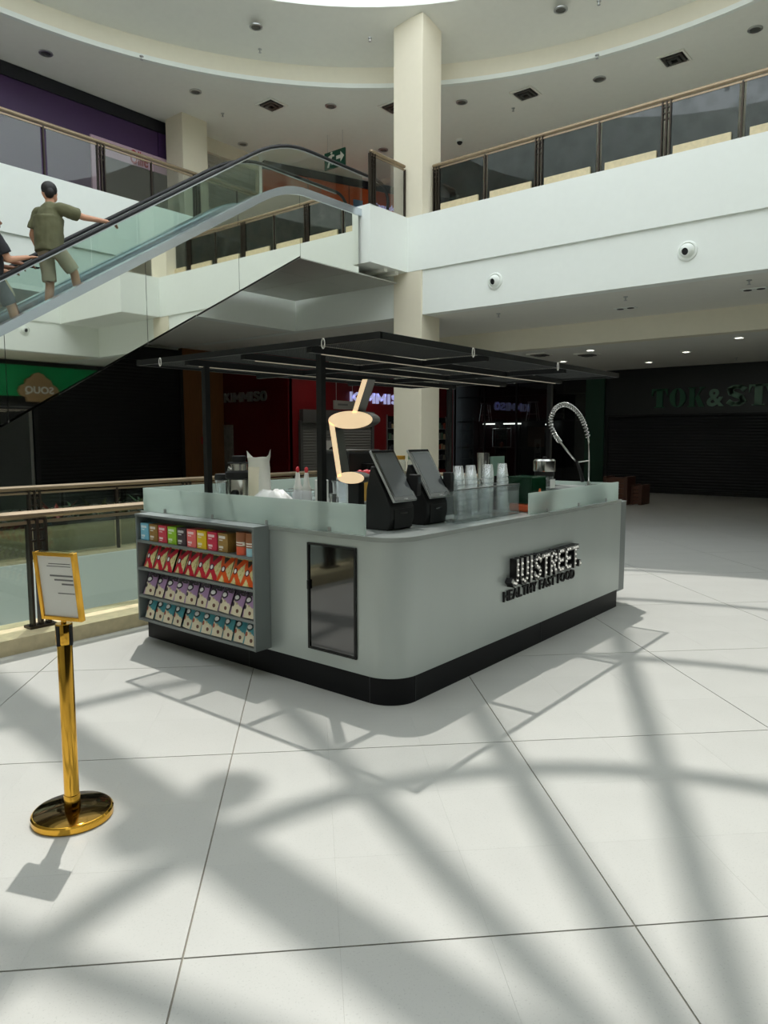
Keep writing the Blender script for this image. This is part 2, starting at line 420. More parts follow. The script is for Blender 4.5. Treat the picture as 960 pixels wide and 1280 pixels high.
box('soffit', XR + .3, -8, Z_FAS, 9.5, YF, Z_FAS + .12, M_cream, slab_r)
slab_n = struct_empty('trim_4')
box('band', XL, YN - .3, Z_BAND, XR, YN, Z_UP, M_white, slab_n)
box('lower_fascia', XL, YN - .3, Z_FAS, XR, YN - .04, Z_BAND, M_white, slab_n)
box('upper_slab', XL, -8, 4.2, XR, YN - .3, Z_UP - .02, M_soffit, slab_n)
box('soffit', XL, -8, Z_FAS, XR, YN - .3, Z_FAS + .12, M_soffit, slab_n)
# projecting landings of the upper floor
pl = struct_empty('trim_5')
box('landing_box', -8.9, 7.43, Z_BAND, -6.48, YF, Z_UP, M_white, pl)
box('soffit_rib', -8.9, 8.0, Z_BAND - .06, -6.6, 8.1, Z_BAND, M_soffit, pl)
box('soffit_rib', -8.9, 8.35, Z_BAND - .06, -6.6, 8.45, Z_BAND, M_soffit, pl)
pl2 = struct_empty('trim_6')
box('landing_box', 1.66, 7.43, Z_BAND, XR, YF, Z_UP, M_white, pl2)

# columns
def column(x0, y0, x1, y1, z0, z1, label, name='column'):
    c = thing(name, label, 'column', ((x0 + x1) / 2, (y0 + y1) / 2, z0)); cx, cy = (x0 + x1) / 2, (y0 + y1) / 2
    box('shaft', x0 - cx, y0 - cy, 0, x1 - cx, y1 - cy, z1 - z0, M_colum, c, bevel=.012)
    box('base_trim', x0 - cx - .015, y0 - cy - .015, 0, x1 - cx + .015, y1 - cy + .015, .12, M_colum, c)
    return c
column(-6.84, 8.60, -6.13, 9.24, 0, 9.74, 'tall cream square column rising through both floors behind the kiosk')
column(1.3, 8.60, 2.0, 9.24, 0, 9.74, 'cream square column at the projecting landing without an escalator')
column(-12.6, 7.25, -11.95, 7.95, Z_UP - .02, 9.05, 'short cream column beside the purple boarded shop upstairs')

# ------------------------------------------------------------------ upper ceiling with round skylight opening
def ring_pts(r, n=96): return [(RC[0] + r * math.cos(2 * math.pi * i / n), RC[1] + r * math.sin(2 * math.pi * i / n)) for i in range(n)]
ceil = struct_empty('ceiling')
def square_pts(n=96):
    P = []
    for i in range(n):
        a = 2 * math.pi * i / n; dx, dy = math.cos(a), math.sin(a)
        ts = []
        if dx > 1e-6: ts.append((9.6 - RC[0]) / dx)
        if dx < -1e-6: ts.append((-17.5 - RC[0]) / dx)
        if dy > 1e-6: ts.append((18.6 - RC[1]) / dy)
        if dy < -1e-6: ts.append((-8.2 - RC[1]) / dy)
        t = min(ts); P.append((RC[0] + dx * t, RC[1] + dy * t))
    return P
MB().wall(square_pts(), ring_pts(8.74), 9.05, 9.3).build('outer_ceiling', M_ceil, ceil)
box('ceiling_strip', -17.6, 13.0, 9.055, 9.7, 18.9, 9.3, M_ceil, ceil)
box('ceiling_strip', -17.6, -8.6, 9.055, -11.9, 18.9, 9.3, M_ceil, ceil)
MB().wall(ring_pts(8.76), ring_pts(8.66), 9.03, 9.12).build('ceiling_lip', M_white, ceil, smooth=40)
def loft(r0, z0, r1, z1, nm, m):
    A = ring_pts(r0); B = ring_pts(r1); n = len(A)
    return MB().add([(x, y, z0) for x, y in A] + [(x, y, z1) for x, y in B], [(i, (i + 1) % n, n + (i + 1) % n, n + i) for i in range(n)]).build(nm, m, ceil, smooth=True)
loft(8.70, 9.08, 8.66, 9.44, 'cove_face', M_cream)
loft(8.66, 9.44, 7.14, 9.80, 'inner_ceiling', M_ceil)
loft(7.14, 9.80, 7.17, 12.0, 'skylight_drum', M_white)
MB().wall(ring_pts(7.5), ring_pts(7.165), 11.9, 12.05).build('skylight_kerb', M_white, ceil, smooth=40)
MB().wall(square_pts(), ring_pts(8.7), 9.45, 9.6).build('roof_slab', M_white, ceil, smooth=40)

# steel frame of the skylight: ribs, rings, hub
sk = thing('skylight_frame', 'steel skylight frame of radial ribs and rings over the round opening', 'skylight', (0, 0, 9.7))
HZ = 14.4; HC = Vector((-2.38, 2.41, HZ))
for i in range(18):
    a = math.radians(175 - 20 * i + (1 if i == 3 else 0))
    w = .155 if i % 9 == 0 else .08
    d = Vector((math.cos(a), math.sin(a), 0))
    MB().tube([HC + d * .3 - Vector((0, 0, 9.7)), HC + d * 7.9 - Vector((0, 0, 9.7)), HC + d * 8.0 - Vector((0, 0, 11.2))], w, 8).build('rib', M_alu, sk)
for r, w in ((2.2, .085), (4.13, .07), (6.2, .06), (7.9, .07)):
    MB().tube([HC + Vector((r * math.cos(2 * math.pi * k / 48), r * math.sin(2 * math.pi * k / 48), -9.7)) for k in range(49)], w, 6).build('ring', M_alu, sk)
MB().cone(HC + Vector((0, 0, -9.9)), HC + Vector((0, 0, -9.5)), .35, .35, 16).build('hub', M_alu, sk)
for dx, dy in ((-2.46, .50), (-2.45, .02)):
    f = MB().cone(HC + Vector((dx, dy, -9.85)), HC + Vector((dx, dy, -9.6)), .17, .12, 14).build('floodlight', M_blackm, sk)

# ------------------------------------------------------------------ shop walls, both storeys
st(box('wall_back', -16, YW + .34, 0, 9.6, YW + .5, Z_DROP + .2, M_navy))
st(box('wall_back_upper', -17.5, YW, Z_UP - .05, 9.6, YW + .3, 9.1, M_navy))
st(box('wall_left_upper', -13.1, -8, Z_UP - .05, -12.9, 10.2, 9.1, M_navy))
st(box('wall_right', 7.6, -8.2, 0, 7.8, YW + .4, Z_FAS + .1, M_navy))
st(box('wall_right_upper', 8.8, -8.2, Z_UP - .05, 9.0, YW + .4, 9.1, M_soffit))
st(box('wall_near', -16, -7.6, 0, 9, -7.4, Z_FAS + .1, M_soffit))
st(box('wall_near_upper', -16, -7.6, Z_UP - .05, 9, -7.4, 9.1, M_soffit))
st(box('wall_left', XW - .3, -8, 0, XW - .12, 10.3, Z_FAS + .1, M_soffit))
st(box('wall_left_end', -17.4, 10.2, Z_UP - .05, -17.2, YW, 9.1, M_soffit))
st(box('wall_left_return', -17.4, 10.2, Z_UP - .05, -13.0, 10.36, 9.1, M_soffit))

def shutter(name, label, axis, c, a0, a1, z0, z1, m=M_shut, pitch=.09, face=1, frame=M_blackm, sw=.012):
    t = thing(name, label, 'shutter')
    P = []; z = z0
    while z < z1 - 1e-6:
        P += [(c, z), (c + face * sw, z + pitch * .3), (c + face * sw, z + pitch * .7)]; z += pitch
    P += [(c, z1)]
    V = []; F = []
    for d, zz in P:
        V += [((d, a0, zz) if axis == 'x' else (a0, d, zz)), ((d, a1, zz) if axis == 'x' else (a1, d, zz))]
    for i in range(len(P) - 1): F.append((2 * i, 2 * i + 1, 2 * i + 3, 2 * i + 2))
    o = MB().add(V, F).build('slat_curtain', m, t); o['kind'] = 'stuff'
    for e in (a0, a1):
        if axis == 'x': box('guide_rail', c - .03, e - .05, z0, c + .06, e + .05, z1, frame, t)
        else: box('guide_rail', e - .05, c - .06, z0, e + .05, c + .03, z1, frame, t)
    if axis == 'x': box('bottom_bar', c - .02, a0, z0, c + .05, a1, z0 + .1, frame, t)
    else: box('bottom_bar', a0, c - .05, z0, a1, c + .02, z0 + .1, frame, t)
    if axis == 'x': box('hood', c - .05, a0, z1 - .05, c + .12, a1, z1 + .3, frame, t)
    else: box('hood', a0, c - .12, z1 - .05, a1, c + .05, z1 + .3, frame, t)
    return t
shutter('roller_shutter', 'wide closed black roller shutter beside the wood-clad pier', 'x', XW, 4.75, 8.8, 0, 3.7)
box_g = tag(box('grey_shopfront', XW - .1, 2.2, 0, XW + .02, 4.6, 3.9, mat('grey_panel', (70, 72, 70), .5, noise=.05), None), 'plain grey shopfront panel next to the wide black shutter', 'panel')
pw = thing('wood_pier', 'narrow wood-clad pier between black shutter and red shop', 'pier', (XW, 9.35, 0))
box('cladding', -.15, -.5, 0, .05, .88, Z_FAS, M_wood, pw)
box('call_point', .05, .1, 1.75, .09, .3, 1.95, M_red, pw); box('notice_plate', .05, .05, 1.45, .07, .35, 1.65, mat('notice_red', (150, 40, 30), .5), pw); box('socket', .05, .12, .85, .09, .28, 1.02, M_brown, pw)

# red corner shop
RX, RY = -11.75, 10.24
rs = thing('red_shop', 'dark red corner shop with lit and unlit lettering behind the kiosk', 'shop', (RX, RY, 0))
box('front_wall', -.2, .05, 0, 0, 7.95, Z_FAS, M_red, rs)
box('side_wall', -3.0, 0, 0, 0, .15, Z_FAS, mat('red_gloss', (84, 8, 14), .25, noise=.03), rs)
block_letters('KIMMISO', M_kim, rs, (.01, 2.46, 2.66), (0, 1, 0), (0, 0, 1), 2.75, .31, .06, .25)
block_letters('KIMMISO', M_kimd, rs, (-2.62, -.01, 2.64), (1, 0, 0), (0, 0, 1), 1.8, .27, .05, .25)
pm = box('poster_panel', -2.95, -.03, .3, -2.3, .0, 2.0, mat('poster_grey', (120, 118, 112), .5, noise=.3, nscale=9), rs)
w = None
for y0, y1 in ((4.22, 5.05), (6.7, 7.44)):
    wn = box('display_window', -.02, y0, .55, .012, y1, 2.3, mat('window_dark', (26, 26, 28), .2), rs)
    box('window_frame', .0, y0 - .04, .5, .03, y0, 2.34, M_alu, wn); box('window_frame', .0, y1, .5, .03, y1 + .04, 2.34, M_alu, wn)
    rnd = random.Random(int(y0 * 10))
    for zz in (.85, 1.2, 1.55, 1.9):
        box('window_shelf', .012, y0, zz, .07, y1, zz + .02, M_alu, wn)
        y = y0 + .05
        while y < y1 - .12:
            hh = rnd.uniform(.12, .22); c = rnd.choice([(150, 60, 40), (120, 120, 110), (80, 110, 90), (170, 150, 120), (60, 60, 66)])
            tg = box('jar', .015, y, zz + .02, .065, y + .09, zz + .02 + hh, mat('jar_%d_%d_%d' % c, c, .4), wn); y += .13
shutter('grey_shutter', 'closed grey roller shutter door in the red shop front', 'x', RX + .02, RY + .42, RY + 3.45, 0, 2.1, mat('grey_shutter', (112, 112, 108), .5), .08, 1, mat('shutter_frame', (86, 86, 84), .5))
nt_ = thing('notice_sheet', 'white printed notice taped to the grey shutter door', 'notice', (RX + .055, RY + 1.65, 1.05))
box('sheet', 0, -.3, -.45, .004, .3, .5, M_paper, nt_)
MB().prism([(.16 * math.cos(k * math.pi / 8), .2 + .12 * math.sin(k * math.pi / 8)) for k in range(16)], 'x', .004, .006).build('print_mark', M_blackm, nt_)
for k in range(3): box('print_line', .004, -.2, -.15 - k * .1, .006, .2, -.1 - k * .1, M_blackm, nt_)
hs = thing('hanging_sign', 'small white directory sign hung on two wires before the red shop', 'sign', (-10.9, 11.55, 2.5))
box('panel', -.03, -.42, -.1, .03, .42, .13, mat('sign_white', (170, 168, 160), .5), hs)
for y in (-.33, .33): MB().cone((0, y, .13), (0, y, Z_FAS - 2.5), .006, .006, 6).build('wire', M_alu, hs)
box('print_line', .031, -.3, 0, .034, .1, .05, M_ink, hs)

# furniture shop behind dark glass
fs = thing('furniture_shop', 'dark glazed shop window with shelves left of the green pier', 'shop', (-9.25, YW, 0))
for k in range(4):
    box('glass_pane', -2.45 + k * 1.22, -.01, .1, -2.45 + k * 1.22 + 1.2, .01, Z_DROP - .1, G_store, fs)
    box('mullion', -2.47 + k * 1.22, -.04, 0, -2.42 + k * 1.22, .04, Z_DROP, M_blackm, fs)
box('head_rail', -2.45, -.05, Z_DROP - .15, 2.45, .05, Z_DROP, M_blackm, fs)
for zz in (1.25, 2.15, 3.0): box('shelf_board', -2.4, .08, zz, 2.4, .28, zz + .03, mat('shelf_dark', (50, 50, 50), .4), fs)
for x in (-1.6, 0, 1.55): box('shelf_post', x - .02, .2, 0, x + .02, .28, 3.3, M_blackm, fs)
box('light_strip', -1.35, .1, 2.06, -.9, .14, 2.10, M_lamp, fs); box('light_strip', -.55, .1, 2.06, .1, .14, 2.10, M_lamp, fs); box('light_strip', 1.0, .1, 2.02, 1.25, .14, 2.06, M_lamp, fs)
def stool(x, z, label):
    t = thing('bar_stool', label, 'stool', (x, YW + .18, z))
    box('seat', -.16, -.09, .58, .16, .09, .62, M_alu, t)
    for sx in (-1, 1):
        for sy in (-1, 1): MB().cone((sx * .2, sy * .08, 0), (sx * .12, sy * .06, .58), .014, .014, 6).build('leg', M_alu, t)
    box('foot_rest', -.18, -.08, .2, .18, .08, .22, M_alu, t)
stool(-10.55, 2.18, 'slim metal bar stool on the upper shelf beside shop lights'); stool(-8.75, 2.18, 'metal bar stool on the upper shelf above the framed picture')
pc = thing('framed_picture', 'brown square framed picture on a shelf in the dark shop', 'picture', (-8.6, YW + .16, 1.28))
box('canvas', -.3, -.01, .03, .3, .01, .68, mat('canvas_brown', (120, 86, 70), .6, noise=.2), pc); box('frame', -.33, .0, 0, .33, .02, .71, M_blackm, pc)
tv = thing('glass_cube', 'thin framed display cube on a shelf in the dark shop', 'display', (-9.9, YW + .18, 1.28))
for (a, c) in (((-.35, 0), (.35, 0)), ((.35, 0), (.35, .62)), ((.35, .62), (-.35, .62)), ((-.35, .62), (-.35, 0))):
    MB().cone((a[0], 0, a[1] + .02), (c[0], 0, c[1] + .02), .014, .014, 6).build('bar', M_alu, tv)
MB().ell((0, 0, .1), (.07, .06, .1)).build('vase', mat('vase_red', (150, 50, 30), .4), tv, True)
tag(box('green_pier', -6.8, YW - .12, 0, -6.2, YW + .27, Z_DROP, M_green), 'deep green flat pier beside the dark shutter with green lettering', 'pier')
ts = shutter('shop_shutter', 'wide black roller shutter under large green lettering', 'y', YW, -6.15, 5.5, 0, 2.3, mat('navy_shutter', (17, 19, 24), .42, .2), .085, -1)
sgn = thing('shop_sign', 'dark fascia with large green serif letters over the black shutter', 'sign', (0, YW - .05, 0))
box('fascia', -6.15, -.1, 2.3, 5.5, .25, Z_DROP, mat('fascia_dark', (17, 20, 21), .3), sgn)
mg, ml = mat('letter_green', (14, 84, 54), .45), mat('letter_green_lit', (104, 140, 118), .4)  # second green is paler: the lit look of those letters is in the colour
block_letters('TOK', mg, sgn, (-4.75, -.10, 2.47), (1, 0, 0), (0, 0, 1), 1.45, .54, .06, fat=True, gap=.1)
text_letters('&', ml, sgn, (-3.24, -.10, 2.47), (1, 0, 0), (0, 0, 1), .44, .48, .06, weight=.02)
block_letters('STOK', ml, sgn, (-2.72, -.10, 2.47), (1, 0, 0), (0, 0, 1), 2.1, .56, .06, .26, fat=True, gap=.1)

# shop on the opposite side, seen in the polished escalator cladding
sq = thing('green_shop', 'shop with green fascia and brown scalloped sign facing the escalator', 'shop', (7.55, 7.9, 0))
box('fascia', -.06, -9, 2.95, .05, 6, 3.92, M_souq, sq); box('top_strip', -.1, -9, 3.92, .05, 6, 4.06, M_blackm, sq)
box('shopfront', -.02, -9, 0, .05, 6, 2.95, M_blackm, sq); box('rail_strip', -.1, -9, 2.6, .0, 6, 2.68, M_alu, sq)
sp = [(y, z) for y, z in ((-.66, -.02), (-.6, .12), (-.45, .2), (-.4, .34), (-.25, .42), (-.16, .52), (0, .57), (.16, .52), (.25, .42), (.4, .34), (.45, .2), (.6, .12), (.66, -.02), (.6, -.16), (.42, -.22), (.4, -.36), (-.4, -.36), (-.42, -.22), (-.6, -.16))]
MB().prism([(y, z + 3.14) for y, z in sp], 'x', -.16, -.06).build('sign_board', M_brown, sq)
text_letters('SOUQ', M_letwhite, sq, (-.165, .46, 3.0), (0, -1, 0), (0, 0, 1), .92, .27, .03, weight=.02)

# ------------------------------------------------------------------ upper storey shops
pb = thing('purple_boarding', 'large purple boarded shop front on the upper floor', 'boarding', (-12.8, 3, Z_UP - .02))
box('board', -.02, -8, 0, .02, 4.15, 2.8, M_purple, pb); box('board', -.02, 4.17, 0, .02, 5.0, 2.8, M_purple, pb)
box('head_strip', -.02, -8, 2.8, .06, 5.0, 3.06, M_navy, pb)
ps = thing('pink_shopfront', 'pale pink shop front panel with red lettering set in purple boarding', 'shopfront', (-12.75, 6.65, Z_UP - .02))
M_pink = mat('pink_panel', (206, 176, 196), .5)
box('frame_post', -.02, -1.22, 0, .03, -1.02, 2.22, M_pink, ps); box('frame_post', -.02, 1.02, 0, .03, 1.22, 2.22, M_pink, ps)
box('frame_head', -.02, -1.02, 1.86, .03, 1.02, 2.22, M_pink, ps); box('opening', -.03, -1.02, 0, .0, 1.02, 1.86, mat('opening_dark', (58, 58, 56), .5), ps)
text_letters('Ollie', mat('letter_red', (170, 40, 60), .5), ps, (.031, -.28, 1.88), (0, 1, 0), (0, 0, 1), .46, .31, .01, weight=.01)
shutter('upper_shutter', 'closed grey roller shutter upstairs between cream column and orange shop', 'x', -12.75, 8.0, 10.15, Z_UP, 8.75, mat('pale_shutter', (170, 166, 156), .5), .11, 1, M_colum)
og = thing('orange_shop', 'orange shop front with dark top band at the escalator landing upstairs', 'shop', (-12.75, 10.4, Z_UP - .02), math.radians(-20))
box('wall', -.1, 0, 0, .0, 7.2, 2.86, M_orange, og); box('top_band', -.1, 0, 2.86, .06, 7.2, 3.06, M_navy, og)
for y in (1.3, 2.6, 3.9): box('panel_joint', .0, y, 0, .012, y + .03, 2.86, mat('orange_dark', (120, 48, 22), .5), og)
box('display_poster', .0, 2.75, 1.9, .03, 3.05, 2.5, mat('poster_blue', (120, 150, 190), .5, noise=.35, nscale=4), og)
text_letters('Brinquedos', M_kim, og, (.02, 3.3, 2.32), (0, 1, 0), (0, 0, 1), .95, .2, .03, weight=.01)
ex = thing('exit_sign', 'green emergency exit sign with white arrow hung from the upper ceiling', 'sign', (-10.02, 10.3, 8.42))
exr = math.radians(-8)
box('plate', -.34, -.02, -.2, .34, .02, .2, mat('exit_green', (14, 70, 52), .4, emit=.05), ex); ex.rotation_euler = (0, 0, math.radians(0))
MB().prism([(.06, -.02), (.2, -.02), (.2, -.1), (.32, .02), (.2, .14), (.2, .06), (.06, .06)], 'y', -.024, -.02).build('arrow', M_letwhite, ex)
MB().prism([(-.25, -.16), (-.19, -.16), (-.14, -.04), (-.08, -.12), (-.02, -.1), (-.1, .03), (-.06, .08), (-.02, .06), (0, .1), (-.08, .13), (-.2, .1), (-.26, .02), (-.22, 0), (-.17, .06), (-.2, -.04)], 'y', -.024, -.02).build('running_figure', M_letwhite, ex)
MB().prism([(-.1 + .035 * math.cos(k * .7854), .165 + .03 * math.sin(k * .7854)) for k in range(8)], 'y', -.024, -.02).build('figure_head', M_letwhite, ex)
for x in (-.25, .25): MB().cone((x, 0, .2), (x, 0, .63), .005, .005, 6).build('wire', M_alu, ex)

# ------------------------------------------------------------------ glass balustrades
def balustrade(name, label, axis, c, a0, a1, z0, zt, first, pitch, glass, curb=None, gap=0.0, postdir=1, rail_r=.038):
    """runs along axis ('x' or 'y') at the other coordinate c; pairs of bars every second joint"""
    t = thing(name, label, 'railing')
    def B(nm, s0, s1, d0, d1, zz0, zz1, m, par=t):
        return box(nm, s0, d0, zz0, s1, d1, zz1, m, par) if axis == 'x' else box(nm, d0, s0, zz0, d1, s1, zz1, m, par)
    p, q = ((a0, c, zt), (a1, c, zt)) if axis == 'x' else ((c, a0, zt), (c, a1, zt))
    B('handrail', a0, a1, c - rail_r * 1.1, c + rail_r * 1.1, zt - rail_r, zt + rail_r * .6, M_rail).modifiers.new('bevel', 'BEVEL').width = .02
    B('under_rail', a0, a1, c - .014, c + .014, zt - rail_r - .045, zt - rail_r - .02, M_rail)
    k = first; i = 0; js = []
    while k < a1:
        if k >= a0: js.append((k, i % 2 == 0))
        k += pitch; i += 1
    edges = [a0] + [j[0] for j in js] + [a1]
    for u, v in zip(edges[:-1], edges[1:]):
        if v - u > .25: B('glass_pane', u + .05, v - .05 if True else v, c - .006, c + .006, z0 + .03, zt - .085, glass)
    for s, dbl in js:
        if dbl:
            po = D.objects.new('post', None)
            po = B('post', s - .075, s - .055, c - .035, c + .035, z0, zt - .04, M_post)
            B('post', s + .055, s + .075, c - .035, c + .035, z0, zt - .04, M_post)
            B('post', s - .012, s + .012, c - .03, c + .03, z0, zt - .04, M_post)
            for kk in range(3): B('rung', s - .055, s + .055, c - .02, c + .02, zt - .14 - kk * .09, zt - .125 - kk * .09, M_post, po)
            B('post_foot', s - .11, s + .11, c - .06, c + .06, z0, z0 + .02, M_post, po)
        else:
            B('clamp', s - .014, s + .014, c - .02, c + .02, z0, zt - .06, M_post)
    if curb:
        d0, d1, h = curb
        if gap:
            for u, v in zip(edges[:-1], edges[1:]):
                if v - u > .4: B('curb_stone', u + gap, v - gap, d0, d1, z0 - .02, z0 + h, M_stone)
        else:
            L = a1 - a0; n = max(1, round(L / 1.2))
            for kk in range(n): B('curb_stone', a0 + L * kk / n + .002, a0 + L * (kk + 1) / n - .002, d0, d1, 0, h, M_stone)
    return t
balustrade('balustrade', 'bronze-railed glass balustrade on stone curb beside the kiosk', 'y', -3.2, -6, 6.4, .12, 1.045, -5.01, 1.1, G_rail, (-3.47, -2.97, .12))
balustrade('balustrade', 'bronze-railed glass balustrade in front of the planter across the floor opening', 'y', -6.25, -2, 6.4, .17, 1.045, -1.4, 1.1, G_rail, (-6.5, -6.02, .17))
balustrade('balustrade', 'short glass balustrade closing the end of the floor opening', 'x', 6.45, -6.2, -3.25, .1, 1.045, -5.1, 1.1, G_rail, (6.3, 6.6, .1))
balustrade('balustrade', 'long smoked glass balustrade upstairs on the white band right of the column', 'x', 8.92, -6.1, 1.6, Z_UP, 6.99, -6.0, 1.115, G_smoke, (8.865, 8.905, .22), .13)
balustrade('balustrade', 'smoked glass balustrade upstairs before the purple boarding', 'y', -10.08, -3.5, 8.5, Z_UP, 6.99, -2.2, 1.05, G_left)
balustrade('balustrade', 'short glass balustrade on the projecting landing beside the column', 'y', -6.53, 7.5, 8.56, Z_UP, 6.98, 7.56, 1.0, G_left)
balustrade('balustrade', 'smoked glass balustrade upstairs above the green shop', 'y', 5.2, -3.5, 7.4, Z_UP, 6.99, -2.2, 1.1, G_smoke)
balustrade('balustrade', 'smoked glass balustrade upstairs over the entrance side', 'x', -4.1, -9.5, 4.9, Z_UP, 6.99, -8.6, 1.1, G_smoke)

# planter and its plants behind the far balustrade
pt = thing('planter', 'long stone planter trough behind the far balustrade', 'planter', (-6.95, 3.2, 0))
box('trough', -.32, -3.0, 0, .34, 3.0, .5, M_stone, pt); box('soil', -.28, -2.96, .48, .30, 2.96, .515, M_soil, pt)
def leaf(b, base, d, L, w, droop):
    d = Vector(d).normalized(); s = d.cross(Vector((0, 0, 1))).normalized(); pts = []
    for k in range(5):
        t = k / 4; p = Vector(base) + d * (L * t) + Vector((0, 0, -droop * t * t))
        ww = w * math.sin(math.pi * (.12 + .85 * t)) ; pts += [p - s * ww, p + Vector((0, 0, -ww * .4)), p + s * ww]
    b.add(pts, [f for k in range(4) for f in ((3 * k, 3 * k + 1, 3 * k + 4, 3 * k + 3), (3 * k + 1, 3 * k + 2, 3 * k + 5, 3 * k + 4))])
kinds = [('leafy dark green bromeliad', 'plant'), ('olive green broad-leaved plant', 'plant'), ('rust red bromeliad', 'plant')]
for k in range(20):
    y = .55 + k * .28 + random.uniform(-.05, .05); kd = 2 if k in (3, 9) else (k % 2)
    b = MB(); nL = 11
    for q in range(nL):
        a = 2 * math.pi * q / nL + random.random(); e = random.uniform(.5, 1.6)
        leaf(b, (0, 0, 0), (math.cos(a), math.sin(a), e), random.uniform(.32, .52), random.uniform(.028, .05), random.uniform(.05, .2))
    o = b.build('bromeliad', M_plants[kd], None, True); o.location = (-6.92 + random.uniform(-.06, .06), y, .5)
    tag(o, kinds[kd][0] + ' in the long planter trough', 'plant', kinds[kd][0] + 's in the trough')

# ------------------------------------------------------------------ escalator
E0, E1 = -6.7, -8.3
def zdeck(y):
    if y < 5.0: return 5.63 + .612 * (y - 5.0)
    if y < 6.0: t = y - 5.0; return 5.63 + .612 * t - .306 * t * t
    return 5.936
def zrail(y):
    k = 5.0
    if y < k: return 6.30 + .645 * (y - k)
    if y < 6.3: t = y - k; return 6.30 + .645 * t - .248 * t * t
    return 6.72
ys = [-4.2 + .2 * k for k in range(62)]
ysr = [y for y in ys if y <= 7.4]
esc = thing('escalator', 'escalator with polished mirror side cladding rising to the upper landing', 'escalator', (-7.5, -3.5, 0))
esc.location = (0, 0, 0)
def zbot(y): return min(4.75, max(.05, 4.75 + .577 * (y - 5.82)))
joints = [-4.2, -1.2, .75, 2.75, 4.45, 5.82, 7.36]
for a, c in zip(joints[:-1], joints[1:]):
    yy = [a + .004] + [y for y in ys if a + .02 < y < c - .02] + [c - .004]
    yy = [y for y in yy]
    top = [(y, zdeck(y) - .13) for y in yy]; bot = [(y, zbot(y)) for y in yy]
    if zdeck(a) - .13 < .2: continue
    MB().prism(bot + top[::-1], 'x', E0 - .03, E0).build('cladding_panel', M_mirror, esc)
yy = [-3.5 + .25 * k for k in range(44)]
MB().prism([(y, zbot(y)) for y in yy] + [(y, zdeck(y) - .13) for y in yy][::-1], 'x', E1, E1 + .03).build('rear_panel', M_white, esc)
def strip(name, x0, x1, f0, f1, m, ya, yb, par=esc):
    yy = [ya + (yb - ya) * k / 60 for k in range(61)]
    return MB().prism([(y, f0(y)) for y in yy] + [(y, f1(y)) for y in yy][::-1], 'x', x0, x1).build(name, m, par)
strip('outer_deck', E0 - .22, E0 + .02, lambda y: zdeck(y) - .13, lambda y: zdeck(y), M_deck, -4.2, 7.43, esc)
strip('inner_skirt', E0 - .36, E0 - .22, lambda y: zdeck(y) - .45, lambda y: zdeck(y) - .04, M_deck, -4.0, 7.43)
strip('outer_deck', E1, E1 + .22, lambda y: zdeck(y) - .13, lambda y: zdeck(y), M_deck, -4.2, 7.43)
strip('inner_skirt', E1 + .22, E1 + .36, lambda y: zdeck(y) - .45, lambda y: zdeck(y) - .04, M_deck, -4.0, 7.43)
for x in (E0 - .25, E1 + .25):
    g = [-3.6 + 1.42 * k for k in range(9)]
    for a, c in zip(g[:-1], g[1:]):
        if c > 8.0: c = 8.0
        s_ = (zdeck(a + .1) - zdeck(a)) / .1; lean = .0
        yy = [a + .006 + (c - a - .012) * k / 8 for k in range(9)]
        MB().prism([(y, zdeck(y) - .02) for y in yy] + [(y, zrail(y) - .03) for y in yy][::-1], 'x', x - .006, x + .006).build('glass_panel', G_esc, esc)
    path = [(x, y, zrail(y)) for y in [-3.8 + .2 * k for k in range(61)]]
    ye = path[-1][1]
    path += [(x, ye + .36 * math.sin(a), zrail(ye) - .36 + .36 * math.cos(a)) for a in [k * math.pi / 10 for k in range(1, 11)]]
    MB().tube(path, .031, 8).build('handrail', M_blackm, esc, True)
    MB().tube([(px, py, pz - .036) for px, py, pz in path[:61]], .012, 6).build('rail_guide', M_alu, esc, True)
def zstep(y): return min(Z_UP - .03, zdeck(y) - .38)
y = -3.2
while y < 6.0:
    zz = zstep(y); MB().box(E1 + .36, y - .02, zz - .22, E0 - .36, y + .36, zz).build('step', M_sidegrey, esc); y += .36
box('landing_plate', E1 + .2, 6.0, Z_UP - .12, E0 - .2, 7.43, Z_UP - .02, M_sidegrey, esc)
# metal soffit panels below the level part, and below the incline
for i in range(2):
    for j in range(3):
        x0 = E0 + (XL + .06 - E0) * j / 3; x1 = E0 + (XL + .06 - E0) * (j + 1) / 3; y0 = 5.82 + 1.36 * i; y1 = y0 + 1.355
        box('soffit_panel', x1 + .004, y0 + .004, 4.735, x0 - .004, y1 - .004, 4.76, mat('soffit_metal', (176, 176, 168), .3, .5), esc)
g = [-3.0, -.8, 1.4, 3.6, 5.82]
for a, c in zip(g[:-1], g[1:]):
    MB().add([(E0, a + .005, zbot(a)), (E0, c - .005, zbot(c)), (E1, c - .005, zbot(c)), (E1, a + .005, zbot(a)),
              (E0, a + .005, zbot(a) + .03), (E0, c - .005, zbot(c) + .03), (E1, c - .005, zbot(c) + .03), (E1, a + .005, zbot(a) + .03)],
             [(0, 3, 2, 1), (4, 5, 6, 7), (0, 1, 5, 4), (1, 2, 6, 5), (2, 3, 7, 6), (3, 0, 4, 7)]).build('soffit_panel', mat('soffit_metal', (176, 176, 168), .3, .5), esc)

